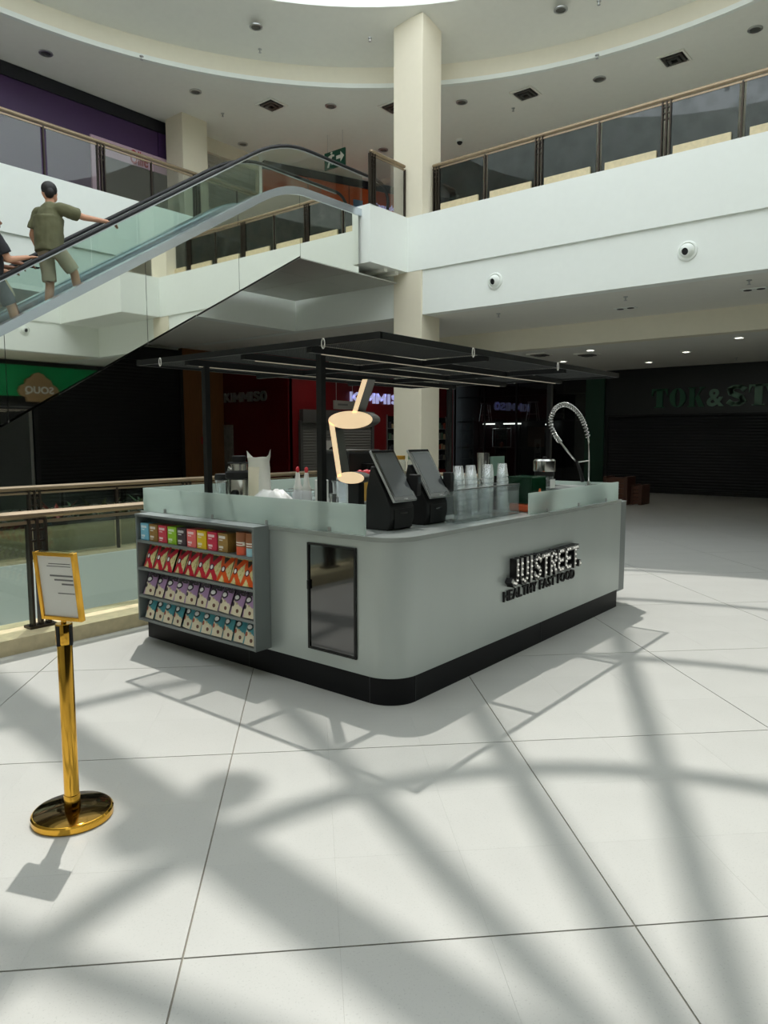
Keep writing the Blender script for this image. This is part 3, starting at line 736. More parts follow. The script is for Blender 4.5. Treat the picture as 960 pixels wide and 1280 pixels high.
# ------------------------------------------------------------------ people on the escalator
M_skin = mat('skin_light', (205, 152, 122), .55, noise=.04); M_skin2 = mat('skin_tan', (150, 104, 80), .55, noise=.04)
M_hair = mat('hair_black', (22, 19, 18), .6, noise=.2, nscale=60); M_shoe = mat('shoe_dark', (40, 38, 38), .6)
def person(label, loc, rz, J, skin, shirt, short, sleeve=.55, sc=1.):
    p = thing('person', label, 'person', loc, rz); p.scale = (sc,) * 3
    V = {k: Vector(v) for k, v in J.items()}
    b = MB()
    def cap(bm, p0, p1, r0, r1):
        bm.cone(p0, p1, r0, r1, 12); bm.ell(p0, (r0,) * 3, 12, 8); bm.ell(p1, (r1,) * 3, 12, 8)
    pel, ch, nk, hd = V['pelvis'], V['chest'], V['neck'], V['head']
    b.ell(pel, (.16, .115, .12)); b.ell((pel + ch) / 2, (.145, .1, .2)); b.ell(ch, (.165, .11, .17))
    cap(b, nk - Vector((0, 0, .06)), hd - Vector((0, 0, .07)), .056, .052)
    b.ell(hd, (.076, .098, .115), 16, 12); b.ell(hd + Vector((0, .045, -.06)), (.055, .055, .055))
    fd = V.get('face', Vector((0, 1, 0))).normalized(); sd = fd.cross(Vector((0, 0, 1)))
    b.ell(hd + fd * .105 + Vector((0, 0, -.015)), (.014, .018, .022), 8, 6)
    for s in (-1, 1): b.ell(hd + sd * (.078 * s) + Vector((0, 0, -.01)), (.012, .022, .032), 8, 6)
    for s in 'LR':
        sg = 1 if s == 'R' else -1
        sh, el, wr, hp, kn, an = (V[k + s] for k in ('sho', 'elb', 'wri', 'hip', 'kne', 'ank'))
        cap(b, ch + Vector((sg * .1, 0, .09)), sh, .062, .058); cap(b, sh, el, .052, .041); cap(b, el, wr, .041, .027)
        d = (wr - el).normalized(); hdir = V.get('hand' + s, d).normalized(); side = hdir.cross(Vector((0, 0, 1)))
        side = side.normalized() if side.length > .1 else Vector((0, 1, 0)); up = side.cross(hdir)
        pm = wr + hdir * .055; rot = Matrix((side, hdir, up)).transposed()
        b.ell(pm, (.04, .055, .018), 12, 8, rot)
        for q, (off, ln) in enumerate(((-.03, .062), (-.01, .075), (.011, .07), (.031, .055))):
            r0 = pm + hdir * .04 + side * off; r1 = r0 + hdir * ln * .55 - up * .012; r2 = r1 + hdir * ln * .25 - up * ln * .4
            cap(b, r0, r1, .0098, .009); cap(b, r1, r2, .009, .008)
        t0 = wr + hdir * .03 - side * (.033 * sg); t1 = t0 + hdir * .03 - side * (.028 * sg); t2 = t1 + hdir * .03 - up * .008
        cap(b, t0, t1, .012, .0105); cap(b, t1, t2, .0105, .009)
        cap(b, hp, kn, .082, .056); mid = kn.lerp(an, .3); cap(b, kn, mid, .055, .056); cap(b, mid, an, .056, .036)
        toe = an + Vector((0, .16, -.045)); cap(b, an + Vector((0, -.02, -.04)), toe, .04, .032)
    o = b.build('body', skin, p, True)
    r = o.modifiers.new('remesh', 'REMESH'); r.mode = 'VOXEL'; r.voxel_size = .0085; r.use_smooth_shade = True
    sm = o.modifiers.new('smooth', 'SMOOTH'); sm.iterations = 4; sm.factor = .5
    c = MB()   # shirt
    c.ell(ch + Vector((0, 0, .02)), (.19, .13, .19)); c.cone(pel + Vector((0, -.005, -.09)), ch, .2, .196, 16); c.ell(pel + Vector((0, -.005, .05)), (.188, .14, .12))
    for s in 'LR':
        sg = 1 if s == 'R' else -1; sh, el = V['sho' + s], V['elb' + s]
        cap(c, ch + Vector((sg * .08, 0, .1)), sh, .075, .074); c.cone(sh, sh.lerp(el, sleeve + .2), .073, .085, 14)
    cap(c, nk - Vector((0, 0, .1)), nk - Vector((0, 0, .05)), .1, .07)
    for i_, v_ in enumerate(c.v): c.v[i_] = (v_[0], pel.y + (v_[1] - pel.y) * (.8 if v_[2] < ch.z and abs(v_[0]) < .21 else 1), v_[2])
    o = c.build('shirt', shirt, p, True); r = o.modifiers.new('remesh', 'REMESH'); r.mode = 'VOXEL'; r.voxel_size = .012; r.use_smooth_shade = True
    sm = o.modifiers.new('smooth', 'SMOOTH'); sm.iterations = 3
    tx = D.textures.new('cloth_folds', 'CLOUDS'); tx.noise_scale = .12
    dm = o.modifiers.new('folds', 'DISPLACE'); dm.texture = tx; dm.strength = .022; dm.mid_level = .5
    c = MB()
    c.ell(pel + Vector((0, 0, -.01)), (.172, .128, .13))
    for s in 'LR':
        hp, kn = V['hip' + s], V['kne' + s]; c.cone(hp + Vector((0, 0, .05)), hp.lerp(kn, .93), .098, .09, 16); c.ell(hp, (.1, .11, .1))
    o = c.build('shorts', short, p, True); r = o.modifiers.new('remesh', 'REMESH'); r.mode = 'VOXEL'; r.voxel_size = .012; r.use_smooth_shade = True
    sm = o.modifiers.new('smooth', 'SMOOTH'); sm.iterations = 3
    dm = o.modifiers.new('folds', 'DISPLACE'); dm.texture = tx; dm.strength = .02; dm.mid_level = .5
    h = MB(); h.ell(hd - fd * .018 + Vector((0, 0, .03)), (.086, .1, .1), 16, 12); h.ell(hd - fd * .05 + Vector((0, 0, -.02)), (.072, .06, .075), 14, 10)
    h.build('hair', M_hair, p, True)
    for s in 'LR':
        an = V['ank' + s]; MB().ell(an + Vector((0, .06, -.055)), (.05, .14, .045), 12, 8).build('shoe', M_shoe, p, True)
    return p
zs = zstep(1.67)
person('man in olive shirt and beige shorts leaning on the escalator handrail', (-7.30, 1.67, zs), math.radians(6),
       dict(pelvis=(0, 0, .96), chest=(.01, .02, 1.30), neck=(0, .03, 1.50), head=(-.02, .05, 1.635), face=(-.8, .6, -.1),
            shoR=(.2, .06, 1.40), elbR=(.235, .36, 1.36), wriR=(.29, .66, 1.37), shoL=(-.21, .0, 1.40), elbL=(-.31, -.03, 1.13), wriL=(-.31, .08, .88),
            handR=(.2, .9, -.1), hipR=(.09, .02, .9), kneR=(.12, .26, .66), ankR=(.11, .34, .30), hipL=(-.09, 0, .9), kneL=(-.1, .05, .5), ankL=(-.1, 0, .09)),
       M_skin, mat('olive_cloth', (104, 104, 76), .85, noise=.08, nscale=9), mat('beige_cloth', (190, 176, 152), .85, noise=.07), sc=1.06)
std = dict(pelvis=(0, 0, .96), chest=(0, .02, 1.30), neck=(0, .03, 1.50), head=(0, .05, 1.64), face=(0, 1, 0),
           shoR=(.2, .02, 1.40), elbR=(.26, .1, 1.12), wriR=(.33, .33, 1.06), handR=(.1, 1, 0), shoL=(-.2, 0, 1.40), elbL=(-.25, .06, 1.12), wriL=(-.16, .3, 1.1), handL=(.2, 1, .1),
           hipR=(.09, .02, .9), kneR=(.12, .2, .62), ankR=(.11, .3, .30), hipL=(-.09, 0, .9), kneL=(-.1, .05, .5), ankL=(-.1, 0, .09))
person('person in dark shirt and beige shorts holding a phone on the escalator', (-7.78, 1.09, zstep(1.09)), math.radians(-14), std, M_skin2, mat('dark_cloth', (58, 58, 62), .85, noise=.1), mat('khaki_cloth', (190, 182, 152), .85, noise=.07), sc=1.02)
person('person in grey shorts and black shirt with a hand on the escalator rail', (-7.16, .80, zstep(.80)), math.radians(2), dict(std, elbR=(.24, .14, 1.16), wriR=(.2, .40, 1.24), handR=(.05, 1, .2)), M_skin, mat('black_cloth', (40, 40, 44), .85), mat('grey_cloth', (92, 92, 96), .85), sc=1.02)
ph = thing('phone', 'dark phone held over the escalator by the dark-shirted person', 'phone', (-7.60, 1.59, zstep(1.09) + 1.12))
box('case', -.035, -.07, -.006, .035, .07, .006, M_blackm, ph); box('screen', -.03, -.065, .006, .03, .065, .008, M_screen, ph)

# ------------------------------------------------------------------ ceiling fittings
def downlight(x, y, z, r, lit, label, group, watts=0):
    t = thing('downlight', label, 'light', (x, y, z), 0, group)
    MB().lathe([(r, 0), (r, -.02), (r * .72, -.025), (r * .7, .0)], n=20).build('trim_ring', M_alu if not lit else M_white, t, 40)
    MB().lathe([(0, -.004), (r * .7, -.004), (r * .7, -.012), (0, -.012)], n=20).build('lens', M_lamp if lit else M_sidegrey, t)
    if watts:
        l = D.objects.new('downlight_lamp', D.lights.new('downlight_lamp', 'SPOT')); COL.objects.link(l); l.parent = t; l.location = (0, 0, -.03)
        l.data.energy = watts; l.data.spot_size = math.radians(130); l.data.spot_blend = .8; l.data.shadow_soft_size = .08; l.data.color = (1, .93, .84)
for (x, y) in ((-8.72, 6.68), (-3.9, 9.9)): downlight(x, y, 9.56, .13, False, 'round recessed downlight in the grey ceiling ring beside the skylight', 'downlights beside the skylight')
for (x, y) in ((-11.83, 4.06), (-10.89, 6.85), (-6.73, 10.9), (-3.94, 11.83), (-1.0, 11.86), (-9.11, 9.19), (-9.78, 11.88), (-12.3, 9.33)):
    downlight(x, y, 9.05, .13, False, 'round recessed downlight in the upper floor ceiling outside the ring', 'downlights of the upper floor')
for (x, y) in ((-4.34, 12.67), (-5.9, 14.56), (-4.24, 16.2), (-2.75, 14.4), (-1.18, 12.54), (.3, 14.4), (-7.4, 16.3)):
    downlight(x, y, Z_DROP, .12, True, 'lit round downlight in the low ceiling before the black shutter', 'lit downlights of the low ceiling', 12)
for (x, y) in ((-10.7, 11.0), (-10.7, 13.4), (-10.7, 15.8)):  # extra downlights with spots, added to brighten the red shop front
    downlight(x, y, Z_FAS if y < 11.6 else Z_DROP, .12, True, 'lit round downlight added in the soffit to brighten the red shop front', 'added lit downlights before the red shop', 55)
for (x, y) in ((-2.72, 10.5), (-.4, 10.1)):
    t = thing('twin_spot', 'recessed twin spotlight in the soffit ' + ('above the lit downlights' if x > -1 else 'near the air diffusers'), 'light', (x, y, Z_FAS), 0, 'twin spotlights in the soffit')
    box('trim_plate', -.2, -.09, -.012, .2, .09, 0, M_white, t)
    for s in (-1, 1): MB().cone((s * .1, 0, -.018), (s * .1, 0, -.01), .065, .065, 14).build('lamp', M_blackm, t)
def vent(x, y, z, s, label, group):
    t = thing('air_diffuser', label, 'vent', (x, y, z), 0, group)
    for k in range(3):
        a = s * (1 - .3 * k); bq = s * (.84 - .3 * k); zt = -.004 - .018 * k
        MB().wall([(-a, -a), (a, -a), (a, a), (-a, a)], [(-bq, -bq), (bq, -bq), (bq, bq), (-bq, bq)], zt - .03, zt).build('louvre', M_sidegrey if k else M_soffit, t)
    MB().box(-s * .9, -s * .9, -.006, s * .9, s * .9, -.002).build('backing', M_blackm, t)
for (x, y, wh) in ((-5.43, 11.43, 'next to the tall cream column'), (-2.47, 11.97, 'over the long smoked balustrade'), (-10.09, 8.3, 'over the escalator'), (-8.04, 10.12, 'partly behind the tall cream column')): vent(x, y, 9.05, .26, 'square air diffuser in the upper floor ceiling ' + wh, 'air diffusers of the upper ceiling')
for (x, y) in ((-5.6, 12.66), (-4.73, 13.39)): vent(x, y, Z_DROP, .24, 'square air diffuser in the low ceiling behind the cream beam', 'air diffusers of the low ceiling')
def sprinkler(x, y, z):
    t = thing('sprinkler', 'small sprinkler head under the ' + {9.05: 'upper floor ceiling outside the ring', 9.4: 'ceiling ring beside the skylight', 4.08: 'soffit behind the white fascia', Z_DROP: 'low ceiling before the black shutter'}[z], 'sprinkler', (x, y, z + (.1 if z == 9.4 else 0)), 0, 'sprinkler heads')
    MB().lathe([(.04, 0), (.04, -.012), (.012, -.02), (.012, -.06), (.03, -.065), (.03, -.07), (0, -.07)], n=10).build('head', M_alu, t, 40)
for p in ((-9.2, 7.2, 9.4), (-7.2, 8.3, 9.4), (-3.2, 10.0, 9.4), (-10.5, 5.3, 9.05), (-11.3, 7.9, 9.05), (-6.0, 11.9, 9.05), (-3.6, 10.9, 9.05), (-4.9, 9.5, 4.08), (-2.3, 9.4, 4.08), (-.3, 9.3, 4.08), (-2.2, 16.6, Z_DROP)): sprinkler(*p)
def speaker(x, y, z, rz, label):
    t = thing('wall_nozzle', label, 'nozzle', (x, y, z), rz)
    f = lambda prof: [(r, h) for r, h in prof]
    for nm, prof, m in (('flange', [(.0, 0), (.155, 0), (.15, .02), (.125, .03), (.12, .012), (0, .012)], M_white), ('eyeball', [(.115, .0), (.11, .04), (.07, .075), (.055, .08), (.055, .06), (0, .06)], M_white), ('throat', [(.0, .066), (.054, .066), (.054, .07), (0, .07)], M_blackm)):
        o = MB().lathe(prof, n=24).build(nm, m, t, 50); o.rotation_euler = (math.radians(90), 0, 0)
        if nm != 'flange': o.rotation_euler = (math.radians(90 + 14), 0, math.radians(-12))
speaker(-1.05, YF + .04, 4.51, 0, 'round white air nozzle with black throat on the fascia above the black shutter')
speaker(-4.47, YF + .04, 4.51, 0, 'round white air nozzle with black throat on the fascia near the cream column')
speaker(XR + .04, 6.4, 4.66, -math.pi / 2, 'round white air nozzle with black throat on the fascia over the green shop')
dc = thing('dome_camera', 'small dark dome camera under the upper ceiling behind the column', 'camera', (-7.9, 12.6, 9.05))
MB().lathe([(.09, 0), (.09, -.05), (.07, -.06)], n=14).build('housing', M_white, dc); MB().ell((0, 0, -.06), (.07, .07, .07)).build('dome', M_blackm, dc, True)

# wooden bench-planters far behind the kiosk
def bench(x, y, l, h, label):
    t = thing('wooden_bench', label, 'bench', (x, y, 0))
    for k in range(5): box('slat', -l / 2, -.25, .02 + k * (h - .04) / 5, l / 2, .25, .02 + (k + 1) * (h - .04) / 5 - .012, mat('bench_wood', (84, 46, 28), .55, noise=.15), t)
    for s in (-1, 1): box('end_post', s * l / 2 - .04, -.27, 0, s * l / 2 + .04, .27, h, mat('bench_wood2', (70, 38, 24), .55), t)
bench(-4.12, 14.1, .52, .68, 'taller wooden slatted bench box near the green pier'); bench(-3.70, 14.35, .22, .48, 'lower wooden slatted bench box standing beside the taller one')

# ================================================================== the kiosk
KL, KR, KH = 2.66, 3.53, 1.046
kiosk = thing('kiosk', 'grey metallic juice kiosk counter with rounded corner and black plinth', 'kiosk')
rk = (.21, .03, .03, .03)
o = MB().wall(rrect(-KL, 0, 0, KR, rk), rrect(-KL + .05, .05, -.05, KR - .05, (.16, .01, .01, .01)), .172, 1.018).build('counter_body', M_kiosk, kiosk, 30)
MB().wall(rrect(-KL + .02, .008, -.008, KR - .03, (.2, .02, .02, .02)), rrect(-KL + .07, .06, -.06, KR - .08, (.15, .01, .01, .01)), 0, .172).build('plinth', M_plinth, kiosk, 30)
for x, y, dx, dy in ((-.21, .0065, .002, .001), (-.0065, .21, .001, .002), (-1.35, .0065, .002, .001), (-.0065, 1.9, .001, .002)):
    box('plinth_joint', x - dx, y - dy, .0, x + dx, y + dy, .172, mat('joint_grey', (50, 52, 54), .5), kiosk)
MB().wall(rrect(-KL - .02, -.006, .006, KR + .0, (.215, .03, .03, .03)), rrect(-1.75, .52, -.52, 2.85, (.02, .02, .02, .02)), 1.018, KH).build('counter_top', M_slab, kiosk, 30)
box('well_floor', -KL + .09, .13, .02, -.13, KR - .1, .05, M_blackm, kiosk)
for a in ((-1.77, .5, .05, -1.75, 2.87, 1.018), (-.52, .5, .05, -.5, 2.87, 1.018), (-1.75, .5, .05, -.52, .52, 1.018), (-1.75, 2.85, .05, -.52, 2.87, 1.018)): box('inner_panel', *a, M_kiosk2, kiosk)
# service door, black glass in a frame
dr = box('service_door', -.712, -.006, .275, -.322, .0, .955, M_gloss, kiosk)
for a in ((-.728, -.014, .262, -.712, .0, .968), (-.322, -.014, .262, -.306, .0, .968), (-.712, -.014, .955, -.322, .0, .968), (-.712, -.014, .262, -.322, .0, .275)): box('door_frame', *a, M_black, dr)
box('door_pull', -.722, -.024, .66, -.708, -.014, .72, M_black, dr)
# frosted glass guards on the counter edge
def guard(x0, y0, x1, y1, z1, n):
    g_ = box('glass_guard', x0, y0, KH - .002, x1, y1, z1, G_guard, kiosk)
    for k in range(n):
        t = (k + .5) / n; x = x0 + (x1 - x0) * t if x1 - x0 > .1 else (x0 + x1) / 2; y = y0 + (y1 - y0) * t if y1 - y0 > .1 else (y0 + y1) / 2
        MB().lathe([(.016, 0), (.016, .03), (0, .03)], (x, y, KH), 10).build('glass_clip', M_alu, g_)
guard(-2.675, .035, -.27, .047, 1.235, 4); guard(-.045, 1.71, -.033, 3.51, 1.215, 3)
guard(-2.675, .047, -2.663, 3.49, 1.235, 4); guard(-2.675, 3.49, -.045, 3.502, 1.205, 4)
# marquee letters
LW = {'I': .3, '.': .22}
def marquee(word, y0, y1, z0, z1, par):
    tot = sum(LW.get(c, .62) for c in word) + .14 * (len(word) - 1); k = (y1 - y0) / tot; y = y0; H = z1 - z0; th = .042
    M_face = mat('marquee_face', (168, 168, 164), .35, .4); M_bulb = mat('marquee_bulb', (245, 244, 238), .3, emit=.35, ecol=(255, 250, 240))
    for ch in word:
        w = LW.get(ch, .62) * k; bk = MB(); fc = MB(); bulbs = []
        for pl_ in STROKE[ch]:
            P = [(y + (a if LW.get(ch, .62) > .4 else (.5 if ch == 'I' else .5)) * w, z0 + c * H) for a, c in pl_]
            for (ay, az), (by, bz) in zip(P[:-1], P[1:]):
                L = math.hypot(by - ay, bz - az); uy, uz = (by - ay) / L, (bz - az) / L; ay2, az2, by2, bz2 = ay - uy * th * .45, az - uz * th * .45, by + uy * th * .45, bz + uz * th * .45
                for m_, hw, xa, xb in ((bk, th / 2, .0, .055), (fc, th / 2 - .006, .05, .057)):
                    q = [(ay2 - uz * hw, az2 + uy * hw), (by2 - uz * hw, bz2 + uy * hw), (by2 + uz * hw, bz2 - uy * hw), (ay2 + uz * hw, az2 - uy * hw)]
                    m_.prism(q, 'x', xa, xb)
                nb = max(1, int(L / .034))
                for i in range(nb): bulbs.append((ay + (by - ay) * (i + .5) / nb, az + (bz - az) * (i + .5) / nb))
        lt = bk.build('letter', M_blackm, par); fc.build('letter_face', M_face, lt)
        bm_ = MB()
        for by, bz in bulbs: bm_.ell((.06, by, bz), (.009, .0085, .0085), 6, 4)
        bo = bm_.build('bulbs', M_bulb, lt, True); bo['kind'] = 'stuff'
        y += w + .14 * k
ms = kiosk
marquee('JUISTREET.', 1.30, 2.49, .565, .735, kiosk)
text_letters('HEALTHY FAST FOOD', M_blackm, kiosk, (.0, 1.262, .444), (0, 1, 0), (0, 0, 1), 1.205, .078, .014, weight=.012, gap=.1)

# ------------------------------------------------------------------ canopy
can = thing('canopy', 'black metal canopy grid on four posts above the kiosk', 'canopy')
CX, CY = [-2.502, -1.90, -1.27, -.64, -.063], [-.073, 1.13, 2.37, 3.472]
for y in (CY[0], CY[-1]): box('edge_beam', CX[0] - .012, y - .012, 2.205, CX[-1] + .012, y + .012, 2.245, M_black, can)
for x in (CX[0], CX[-1]): box('edge_beam', x - .012, CY[0], 2.205, x + .012, CY[-1], 2.245, M_black, can)
for x in CX[1:-1]:
    bm_ = box('cross_beam', x - .02, CY[0] + .012, 2.172, x + .02, CY[-1] - .012, 2.215, M_black, can)
    box('led_strip', x - .004, .05, 2.168, x + .004, 3.35, 2.172, M_led, bm_)
for y in CY[1:-1]: box('cross_beam', CX[0] + .012, y - .018, 2.176, CX[-1] - .012, y + .018, 2.213, M_black, can)
for x in (-1.9, -.70):
    for y in (.105, 3.36):
        ps_ = box('post', x - .022, y - .022, KH, x + .022, y + .022, 2.205, M_black, can)
        box('post_foot', x - .05, y - .05, KH - .002, x + .05, y + .05, KH + .008, M_black, ps_)
M_wire = mat('mesh_wire', (52, 53, 52), .5, .4)
for i in range(4):
    for j in range(3):
        x0, x1, y0, y1 = CX[i] + .014, CX[i + 1] - .014, CY[j] + .014, CY[j + 1] - .014; b = MB(); s = .02; r = .0014
        for k in range(1, int((x1 - x0) / s)): b.box(x0 + k * s - r, y0, 2.222 - r, x0 + k * s + r, y1, 2.222 + r)
        for k in range(1, int((y1 - y0) / s)): b.box(x0, y0 + k * s - r, 2.222 - r, x1, y0 + k * s + r, 2.222 + r)
        b.build('mesh_panel', M_wire, can)
def hook(x, y, ang):
    P = [(math.cos(ang) * .013 * math.cos(t), math.sin(ang) * .013 * math.cos(t), .03 * math.sin(t)) for t in [k * math.pi / 6 for k in range(13)]]
    MB().tube([(x + a, y + b_, 2.212 + c) for a, b_, c in P], .0035, 6).build('snap_hook', M_letwhite, can, True)
for x in (-2.19, -.49): hook(x, CY[0] - .016, 0)
for y in (.90, 2.175): hook(CX[-1] + .016, y, math.pi / 2)

# ------------------------------------------------------------------ display shelf with packs
def shelf_unit(label, loc, rz, w, zs_, h0, h1, d):
    t = thing('display_shelf', label, 'shelf', loc, rz)
    for x in (0, w - .02): box('side_panel', x, -d, h0, x + .02, 0, h1, M_kiosk2, t)
    box('back_panel', .02, -.012, h0, w - .02, -.002, h1, M_kiosk2, t); box('top_panel', 0, -d - .004, h1, w, 0, h1 + .018, M_kiosk2, t)
    for z in zs_: box('shelf_board', .02, -d, z - .018, w - .02, -.012, z, M_kiosk2, t)
    return t
SX, SD = -2.52, .14
ZS = (.21, .40, .62, .84)
shelf_unit('grey four-tier shelf of boxes and pouches on the counter front', (SX, -.002, 0), 0, 1.42, ZS, .19, 1.03, SD)

def print_mat(name, base, kind, c2=(240, 236, 226), c3=(30, 30, 30), c4=(255, 255, 255)):
    """flat printed packaging from generated coordinates"""
    if name in MATS: return MATS[name]
    m = D.materials.new(name); m.use_nodes = True; N = m.node_tree.nodes; L = m.node_tree.links; B = N['Principled BSDF']
    B.inputs['Roughness'].default_value = .38
    tc = N.new('ShaderNodeTexCoord'); sp = N.new('ShaderNodeSeparateXYZ'); L.new(tc.outputs['Generated'], sp.inputs[0])
    X, Z = sp.outputs[0], sp.outputs[2]
    def op(o, a, b=None):
        n = N.new('ShaderNodeMath'); n.operation = o
        for i, v in enumerate((a, b)):
            if v is None: continue
            if isinstance(v, (int, float)): n.inputs[i].default_value = v
            else: L.new(v, n.inputs[i])
        return n.outputs[0]
    def mixc(f, a, b):
        n = N.new('ShaderNodeMix'); n.data_type = 'RGBA'; L.new(f, n.inputs[0])
        for i, v in ((6, a), (7, b)):
            if isinstance(v, tuple): n.inputs[i].default_value = (*srgb(v), 1)
            else: L.new(v, n.inputs[i])
        return n.outputs[2]
    def rect(x0, x1, z0, z1): return op('MULTIPLY', op('MULTIPLY', op('GREATER_THAN', X, x0), op('LESS_THAN', X, x1)), op('MULTIPLY', op('GREATER_THAN', Z, z0), op('LESS_THAN', Z, z1)))
    def disc(x, z, rx, rz):
        a = op('DIVIDE', op('SUBTRACT', X, x), rx); b = op('DIVIDE', op('SUBTRACT', Z, z), rz)
        return op('LESS_THAN', op('ADD', op('MULTIPLY', a, a), op('MULTIPLY', b, b)), 1.)
    nz = N.new('ShaderNodeTexNoise'); nz.inputs['Scale'].default_value = 9; nz.inputs['Detail'].default_value = 3; L.new(tc.outputs['Generated'], nz.inputs['Vector'])
    if kind == 'box':
        col = mixc(op('MULTIPLY', op('SUBTRACT', nz.outputs[0], .35), .5), base, c2)
        wv = N.new('ShaderNodeTexWave'); wv.inputs['Scale'].default_value = 7; L.new(tc.outputs['Generated'], wv.inputs['Vector'])
        g = op('GREATER_THAN', wv.outputs[1], .3)
        for r in ((.1, .75, .72, .86), (.1, .55, .2, .32), (.12, .5, .6, .66), (.12, .45, .1, .15)): col = mixc(op('MULTIPLY', rect(*r), g), col, c4)
    elif kind == 'tube':
        col = mixc(rect(-.1, 1.1, .0, .36), base, c2); col = mixc(rect(.05, .95, .42, .58), col, c4); col = mixc(rect(.15, .85, .47, .52), col, c3)
    elif kind == 'x':
        a = op('ABSOLUTE', op('SUBTRACT', X, .5)); b = op('SUBTRACT', Z, .45)
        col = mixc(op('GREATER_THAN', nz.outputs[0], .56), c2, (196, 186, 110))
        col = mixc(op('MULTIPLY', op('GREATER_THAN', b, op('MULTIPLY', a, 1.15)), op('LESS_THAN', Z, .9)), col, (70, 62, 44))
        col = mixc(op('LESS_THAN', op('ABSOLUTE', op('SUBTRACT', op('MULTIPLY', a, 1.15), op('ABSOLUTE', b))), .185), col, base)
        col = mixc(disc(.5, .46, .17, .12), col, c3); col = mixc(disc(.5, .46, .09, .08), col, c4)
        col = mixc(op('GREATER_THAN', Z, .93), col, (206, 200, 150))
    else:
        d = op('SUBTRACT', op('ADD', Z, op('MULTIPLY', X, .28)), op('MULTIPLY', nz.outputs[0], .15))
        col = mixc(op('LESS_THAN', d, .52), base, c2)
        col = mixc(op('MULTIPLY', op('GREATER_THAN', Z, .74), op('GREATER_THAN', nz.outputs[0], .42)), col, (66, 62, 66))
        col = mixc(op('MULTIPLY', op('LESS_THAN', X, .2), op('LESS_THAN', Z, .62)), col, base)
        col = mixc(disc(.4, .63, .3, .14), col, c3); col = mixc(disc(.4, .63, .2, .08), col, c4)
        col = mixc(disc(.27, .36, .13, .08), col, c3 if kind == 'pouch' else (176, 84, 60)); col = mixc(disc(.72, .17, .1, .07), col, (110, 74, 60)); col = mixc(disc(.6, .42, .06, .04), col, (190, 170, 130))
    L.new(col, B.inputs['Base Color'])
    MATS[name] = m; return m
def make_pouch(m, w=.14, h=.196, d=.045):
    nx, nz = 6, 8; b = MB()
    for s in (-1, 1):
        V = []; F = []
        for j in range(nz + 1):
            for i in range(nx + 1):
                u, v = i / nx, j / nz; prof = max(0, math.sin(math.pi * min(1, v * 1.08)) ** .6 if v < .93 else 0) * (math.sin(math.pi * u) ** .55 if 0 < u < 1 else 0)
                if v < .02: prof = .55 * (math.sin(math.pi * u) ** .5 if 0 < u < 1 else 0)
                V.append(((u - .5) * w * (1 - .05 * math.sin(math.pi * v)), s * d / 2 * prof, v * h))
        for j in range(nz):
            for i in range(nx): F.append((j * (nx + 1) + i, j * (nx + 1) + i + 1, (j + 1) * (nx + 1) + i + 1, (j + 1) * (nx + 1) + i))
        b.add(V, F)
    return b.mesh('snack_pouch', m, True)
ORD = ['first', 'second', 'third', 'fourth', 'fifth', 'sixth', 'seventh', 'eighth', 'ninth', 'tenth', 'eleventh']
def row(mesh_, z, xs, colour, shelf, group, lean=.36):
    for k, x in enumerate(xs):
        o = D.objects.new('snack_pouch', mesh_); COL.objects.link(o)
        o.location = (x, -.112 + random.uniform(-.004, .004), z + .004); o.rotation_euler = (-lean + random.uniform(-.03, .03), random.uniform(-.05, .05), random.uniform(-.1, .1) - .06)
        tag(o, '%s and cream snack pouch on the %s shelf, %s counted from the service door' % (colour, shelf, ORD[len(xs) - 1 - k]), 'pouch', group)
box_cols = [((120, 186, 214), 'pale blue snack box at the outer end of the top shelf'), ((146, 110, 52), 'olive brown snack box between the blue and crimson boxes'), ((204, 52, 74), 'crimson snack box beside the lime green box'),
            ((146, 196, 40), 'lime green snack box on the top shelf'), ((66, 50, 56), 'dark plum snack box on the top shelf'), ((230, 104, 104), 'coral pink snack box on the top shelf'),
            ((222, 186, 22), 'yellow snack box on the top shelf'), ((200, 34, 70), 'crimson snack box beside the yellow box'), ((150, 116, 56), 'olive brown snack box next to the gap and the tubes')]
for k, (c, lb) in enumerate(box_cols):
    o = MB().box(-.054, -.09, 0, .054, 0, .134).build('snack_box', print_mat('pack_box_%d' % k, c, 'box', tuple(min(255, v + 40) for v in c)), None, bevel=.002)
    o.location = (SX + .09 + k * .1215, -.03, ZS[3] + .001); tag(o, lb, 'box')
for k, (c2, lb) in enumerate((((224, 92, 60), 'brown snack tube with orange lower label'), ((150, 194, 206), 'brown snack tube with pale blue lower label'))):
    pr = [(math.cos(a) * .048, -.05 + math.sin(a) * .042) for a in [2 * math.pi * i / 20 for i in range(20)]]
    o = MB().prism(pr, 'z', 0, .158).build('snack_tube', print_mat('tube_%d' % k, (150, 96, 62), 'tube', c2, (150, 80, 60), (232, 226, 214)), None, 40)
    o.location = (SX + 1.245 + k * .104, -.042, ZS[3] + .001); tag(o, lb, 'tube')
redm = make_pouch(print_mat('pouch_red', (196, 26, 52), 'x', (226, 214, 160), (60, 20, 60))); orgm = make_pouch(print_mat('pouch_orange', (226, 88, 22), 'x', (226, 214, 160), (80, 30, 40)))
purm = make_pouch(print_mat('pouch_lilac', (176, 142, 186), 'pouch', (224, 214, 186), (46, 40, 50))); telm = make_pouch(print_mat('pouch_teal', (74, 152, 164), 'pouchb', (226, 216, 190), (30, 52, 60)), w=.13)
rw = [SX + .105 + k * .133 for k in range(10)]
row(redm, ZS[2], rw[:7], 'red', 'second', 'red pouches on the second shelf')
row(orgm, ZS[2], rw[7:], 'orange', 'second', 'orange pouches on the second shelf')
row(purm, ZS[1], rw, 'lilac', 'third', 'lilac pouches on the third shelf')
